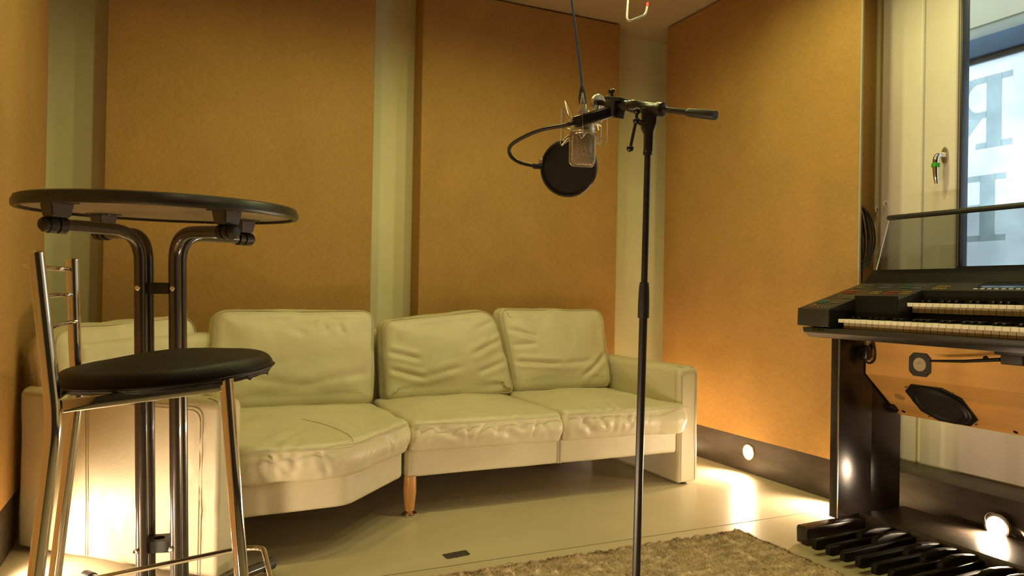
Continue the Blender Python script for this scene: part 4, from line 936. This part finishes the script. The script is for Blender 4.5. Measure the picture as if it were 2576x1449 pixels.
bm = bmesh.new(); add_prism(bm, [(2.325, 0.040), (2.327, 0.068), (2.334, 0.075), (2.365, 0.085), (2.40, 0.089), (2.44, 0.087), (2.51, 0.078), (2.51, 0.040)], -0.0125, 0.0125, XZ, 0.006, 3); spm = mesh_of(bm, PEDB, True)
for i in range(16):
    y = 1.972-0.0635*i
    if y > 1.02:
        inst('natural_pedal', npm, pb, (0, y, 0))
        if i % 7 in (0, 1, 3, 4, 5) and y > 1.1: inst('sharp_pedal', spm, pb, (0, y-0.046, 0))

# =================================================================== RUG
rug = thing('shaggy_rug', 'beige shaggy rug under the microphone stand', 'rug', (1.25, 1.5, 0))
nx, ny = 420, 400; RX0, RX1, RY0, RY1 = 0.42, 2.052, 0.70, 2.258
gx_, gy_ = np.meshgrid(np.linspace(0, 1, nx), np.linspace(0, 1, ny))
rg = np.random.default_rng(3)
X_ = RX0+(RX1-RX0)*gx_; Y_ = RY0+(RY1-RY0)*gy_
def fn(sx, sy, seed):
    a = np.random.default_rng(seed).random((int(sy)+3, int(sx)+3)); u = gx_*sx; v = gy_*sy; i = u.astype(int); j = v.astype(int); fu = u-i; fv = v-j
    fu = fu*fu*(3-2*fu); fv = fv*fv*(3-2*fv)
    return a[j, i]*(1-fu)*(1-fv)+a[j, i+1]*fu*(1-fv)+a[j+1, i]*(1-fu)*fv+a[j+1, i+1]*fu*fv
rows_ = fn(130, 26, 1)*0.5+fn(60, 60, 2)*0.3+fn(200, 190, 4)*0.35
edge = np.minimum.reduce([gx_*(RX1-RX0), (1-gx_)*(RX1-RX0), gy_*(RY1-RY0), (1-gy_)*(RY1-RY0)])
Zr = 0.004+np.clip(edge/0.010, 0, 1)**0.5*(0.004+0.020*rows_**1.3)+rg.random(gx_.shape)*0.0028
wob = (fn(90, 90, 7)-0.5)*0.012
Vr = np.c_[(X_+wob*(edge < 0.02)).ravel(), (Y_+wob*(edge < 0.02)).ravel(), Zr.ravel()]
idx = np.arange(nx*ny).reshape(ny, nx)
Fr = np.c_[idx[:-1, :-1].ravel(), idx[:-1, 1:].ravel(), idx[1:, 1:].ravel(), idx[1:, :-1].ravel()]
from_np('rug_body', Vr, Fr.tolist(), RUGM, rug, True)
# tufts
NT = 90000
tx = rg.uniform(RX0, RX1, NT); ty = RY1-(RY1-RY0)*rg.random(NT)**1.6
k_e = NT//10; tx[:k_e] = rg.uniform(RX0, RX1, k_e); ty[:k_e] = RY1-rg.random(k_e)*0.006; ty[k_e:2*k_e] = RY1-(RY1-RY0)*rg.random(k_e)**1.5; tx[k_e:2*k_e] = RX1-rg.random(k_e)*0.006
az = rg.uniform(0, 2*PI, NT); hgt = rg.uniform(0.005, 0.012, NT); ln = rg.uniform(0.002, 0.012, NT); wd = 0.0013
cxp = np.clip(((tx-RX0)/(RX1-RX0)*(nx-1)).astype(int), 0, nx-1); cyp = np.clip(((ty-RY0)/(RY1-RY0)*(ny-1)).astype(int), 0, ny-1)
zb_ = Zr[cyp, cxp]-0.003
dxs = np.cos(az); dys = np.sin(az)
A = np.c_[tx-dys*wd, ty+dxs*wd, zb_]; B = np.c_[tx+dys*wd, ty-dxs*wd, zb_]; Cc = np.c_[tx+dxs*ln, ty+dys*ln, zb_+hgt]
Vt = np.stack([A, B, Cc], 1).reshape(-1, 3)
me = bpy.data.meshes.new('pile'); me.vertices.add(len(Vt)); me.vertices.foreach_set('co', Vt.ravel()); me.loops.add(len(Vt)); me.loops.foreach_set('vertex_index', np.arange(len(Vt)))
me.polygons.add(NT); me.polygons.foreach_set('loop_start', np.arange(0, 3*NT, 3)); me.polygons.foreach_set('loop_total', np.full(NT, 3)); me.update(); me.validate()
finish('pile', me, RUGM, rug, False)['kind'] = 'stuff'

# =================================================================== SMALL THINGS
pt = thing('floor_patch', 'small dark rectangular patch with worn edges on the floor in front of the sofa', 'floor patch', (0.932, 2.466, 0))
c4 = [(0.882, 2.436), (0.980, 2.446), (0.981, 2.499), (0.880, 2.487)]
o = outline(c4, 0.010, 120); rp = random.Random(8)
def ragged(s, j): cc = o.mean(0); return [tuple(cc+(p-cc)*s+np.array([rp.uniform(-j, j), rp.uniform(-j, j)])) for p in o]
prism('worn_border', ragged(1.06, 0.0022), 0.0002, 0.0010, mat('chipped_screed', (0.55, 0.47, 0.34), 0.9, var=0.2, vscale=60), pt)
prism('dark_filler', ragged(0.97, 0.0016), 0.0008, 0.0016, PATCH, pt)
tag(tube('loose_thread', smooth_path([(1.058, 2.318, 0.002), (1.072, 2.324, 0.003), (1.088, 2.312, 0.004), (1.100, 2.285, 0.004), (1.104, 2.255, 0.010)], 8), 0.0017, THREAD, None, 8), 'pale loose thread lying on the floor at the rug edge', 'thread')
ch = thing('ceiling_hook', 'bent steel hook with a red cap hanging from the ceiling near the corner', 'hook', (1.831, 2.781, ZC))
tube('hook_rod', fillet([(1.832, 2.781, ZC), (1.831, 2.781, 2.30), (1.826, 2.783, 2.186), (1.905, 2.748, 2.222), (1.911, 2.745, 2.262)], 0.028, 8), 0.0068, STEELB, ch, 14)
lathe('red_cap', [(0.0, -0.002), (0.0078, -0.002), (0.0078, 0.014), (0.006, 0.017), (0, 0.017)], (1.911, 2.745, 2.262), RED, ch, (0.06, -0.03, 1), 16)
lathe('ceiling_plate', [(0.0, 0.0), (0.022, 0.0), (0.022, 0.004), (0, 0.006)], (1.832, 2.781, ZC), STEELB, ch, (0, 0, -1), 20)
# cable coil beside the window
def wall_hook(name, x, y, z, label):
    t = thing(name, label, 'hook', (x, y, z), None)
    lathe('hook_base', [(0, 0), (0.008, 0), (0.008, 0.003), (0, 0.004)], (x, y, z+0.012), WHITEP, t, (-1, 0, 0), 14)
    tube('hook_curl', smooth_path([(x, y, z+0.012), (x-0.012, y, z+0.012), (x-0.020, y-0.002, z+0.004), (x-0.019, y-0.003, z-0.007), (x-0.010, y-0.003, z-0.011)], 6), 0.0042, WHITEP, t, 10)
wall_hook('cable_hook', 3.098, 2.478, 1.385, 'small white hook on the wall just right of the coiled cable')
wall_hook('cable_hook', 3.055, 2.400, 1.402, 'small white hook on the window frame, empty')
cc_ = thing('coiled_cable', 'coil of black cable hanging behind the panel edge beside the window', 'cable', (2.93, 2.44, 1.25))
rc_ = random.Random(2)
for i in range(7):
    big = i >= 5
    rx = (0.046+rc_.uniform(-0.007, 0.007)) if not big else (0.088 if i == 5 else 0.070)
    rz = (0.140+rc_.uniform(-0.010, 0.008)) if not big else 0.128
    zc = 1.243+rc_.uniform(-0.008, 0.006) if not big else 1.252; yy = 2.44+rc_.uniform(-0.012, 0.012)
    tube('cable_turn', [(2.928+rx*math.cos(2*PI*k/48), yy+0.006*math.sin(4*PI*k/48), zc+rz*math.sin(2*PI*k/48)) for k in range(48)], 0.0046 if not big else 0.0036, GASKET, cc_, 8, closed=True)
tube('cable_end', smooth_path([(2.935, 2.435, 1.34), (2.930, 2.43, 1.22), (2.940, 2.435, 1.10), (2.938, 2.435, 0.95), (2.938, 2.44, 0.80), (2.945, 2.45, 0.21)], 8), 0.0036, GASKET, cc_, 8)
tube('cable_end', smooth_path([(2.985, 2.43, 1.16), (2.965, 2.425, 1.115), (2.93, 2.43, 1.085), (2.90, 2.44, 1.075)], 6), 0.0052, GASKET, cc_, 8)
# lamp that has come out of the plinth under the window
t = plinth_lamp(2.806, 1.715, 0.104, -1, 'round warm lamp dangling out of the plinth under the window, behind the pedalboard', PLINTH_POW*0.8, 0.044)
tube('spring_wire', smooth_path([(2.800, 1.755, 0.112), (2.80, 1.757, 0.132), (2.803, 1.742, 0.150), (2.815, 1.715, 0.148), (2.83, 1.69, 0.125), (2.856, 1.672, 0.098)], 8), 0.0012, STEELB, t, 8)
lathe('empty_socket', [(0.030, 0.0), (0.042, 0.0), (0.042, 0.003), (0.034, 0.005), (0.030, 0.003)], (2.8595, 1.678, 0.066), STEELB, t, (-1, 0, 0), 32)
tube('lamp_lead', smooth_path([(2.815, 1.715, 0.104), (2.835, 1.705, 0.095), (2.858, 1.68, 0.070)], 6), 0.003, WHITEP, t, 8)
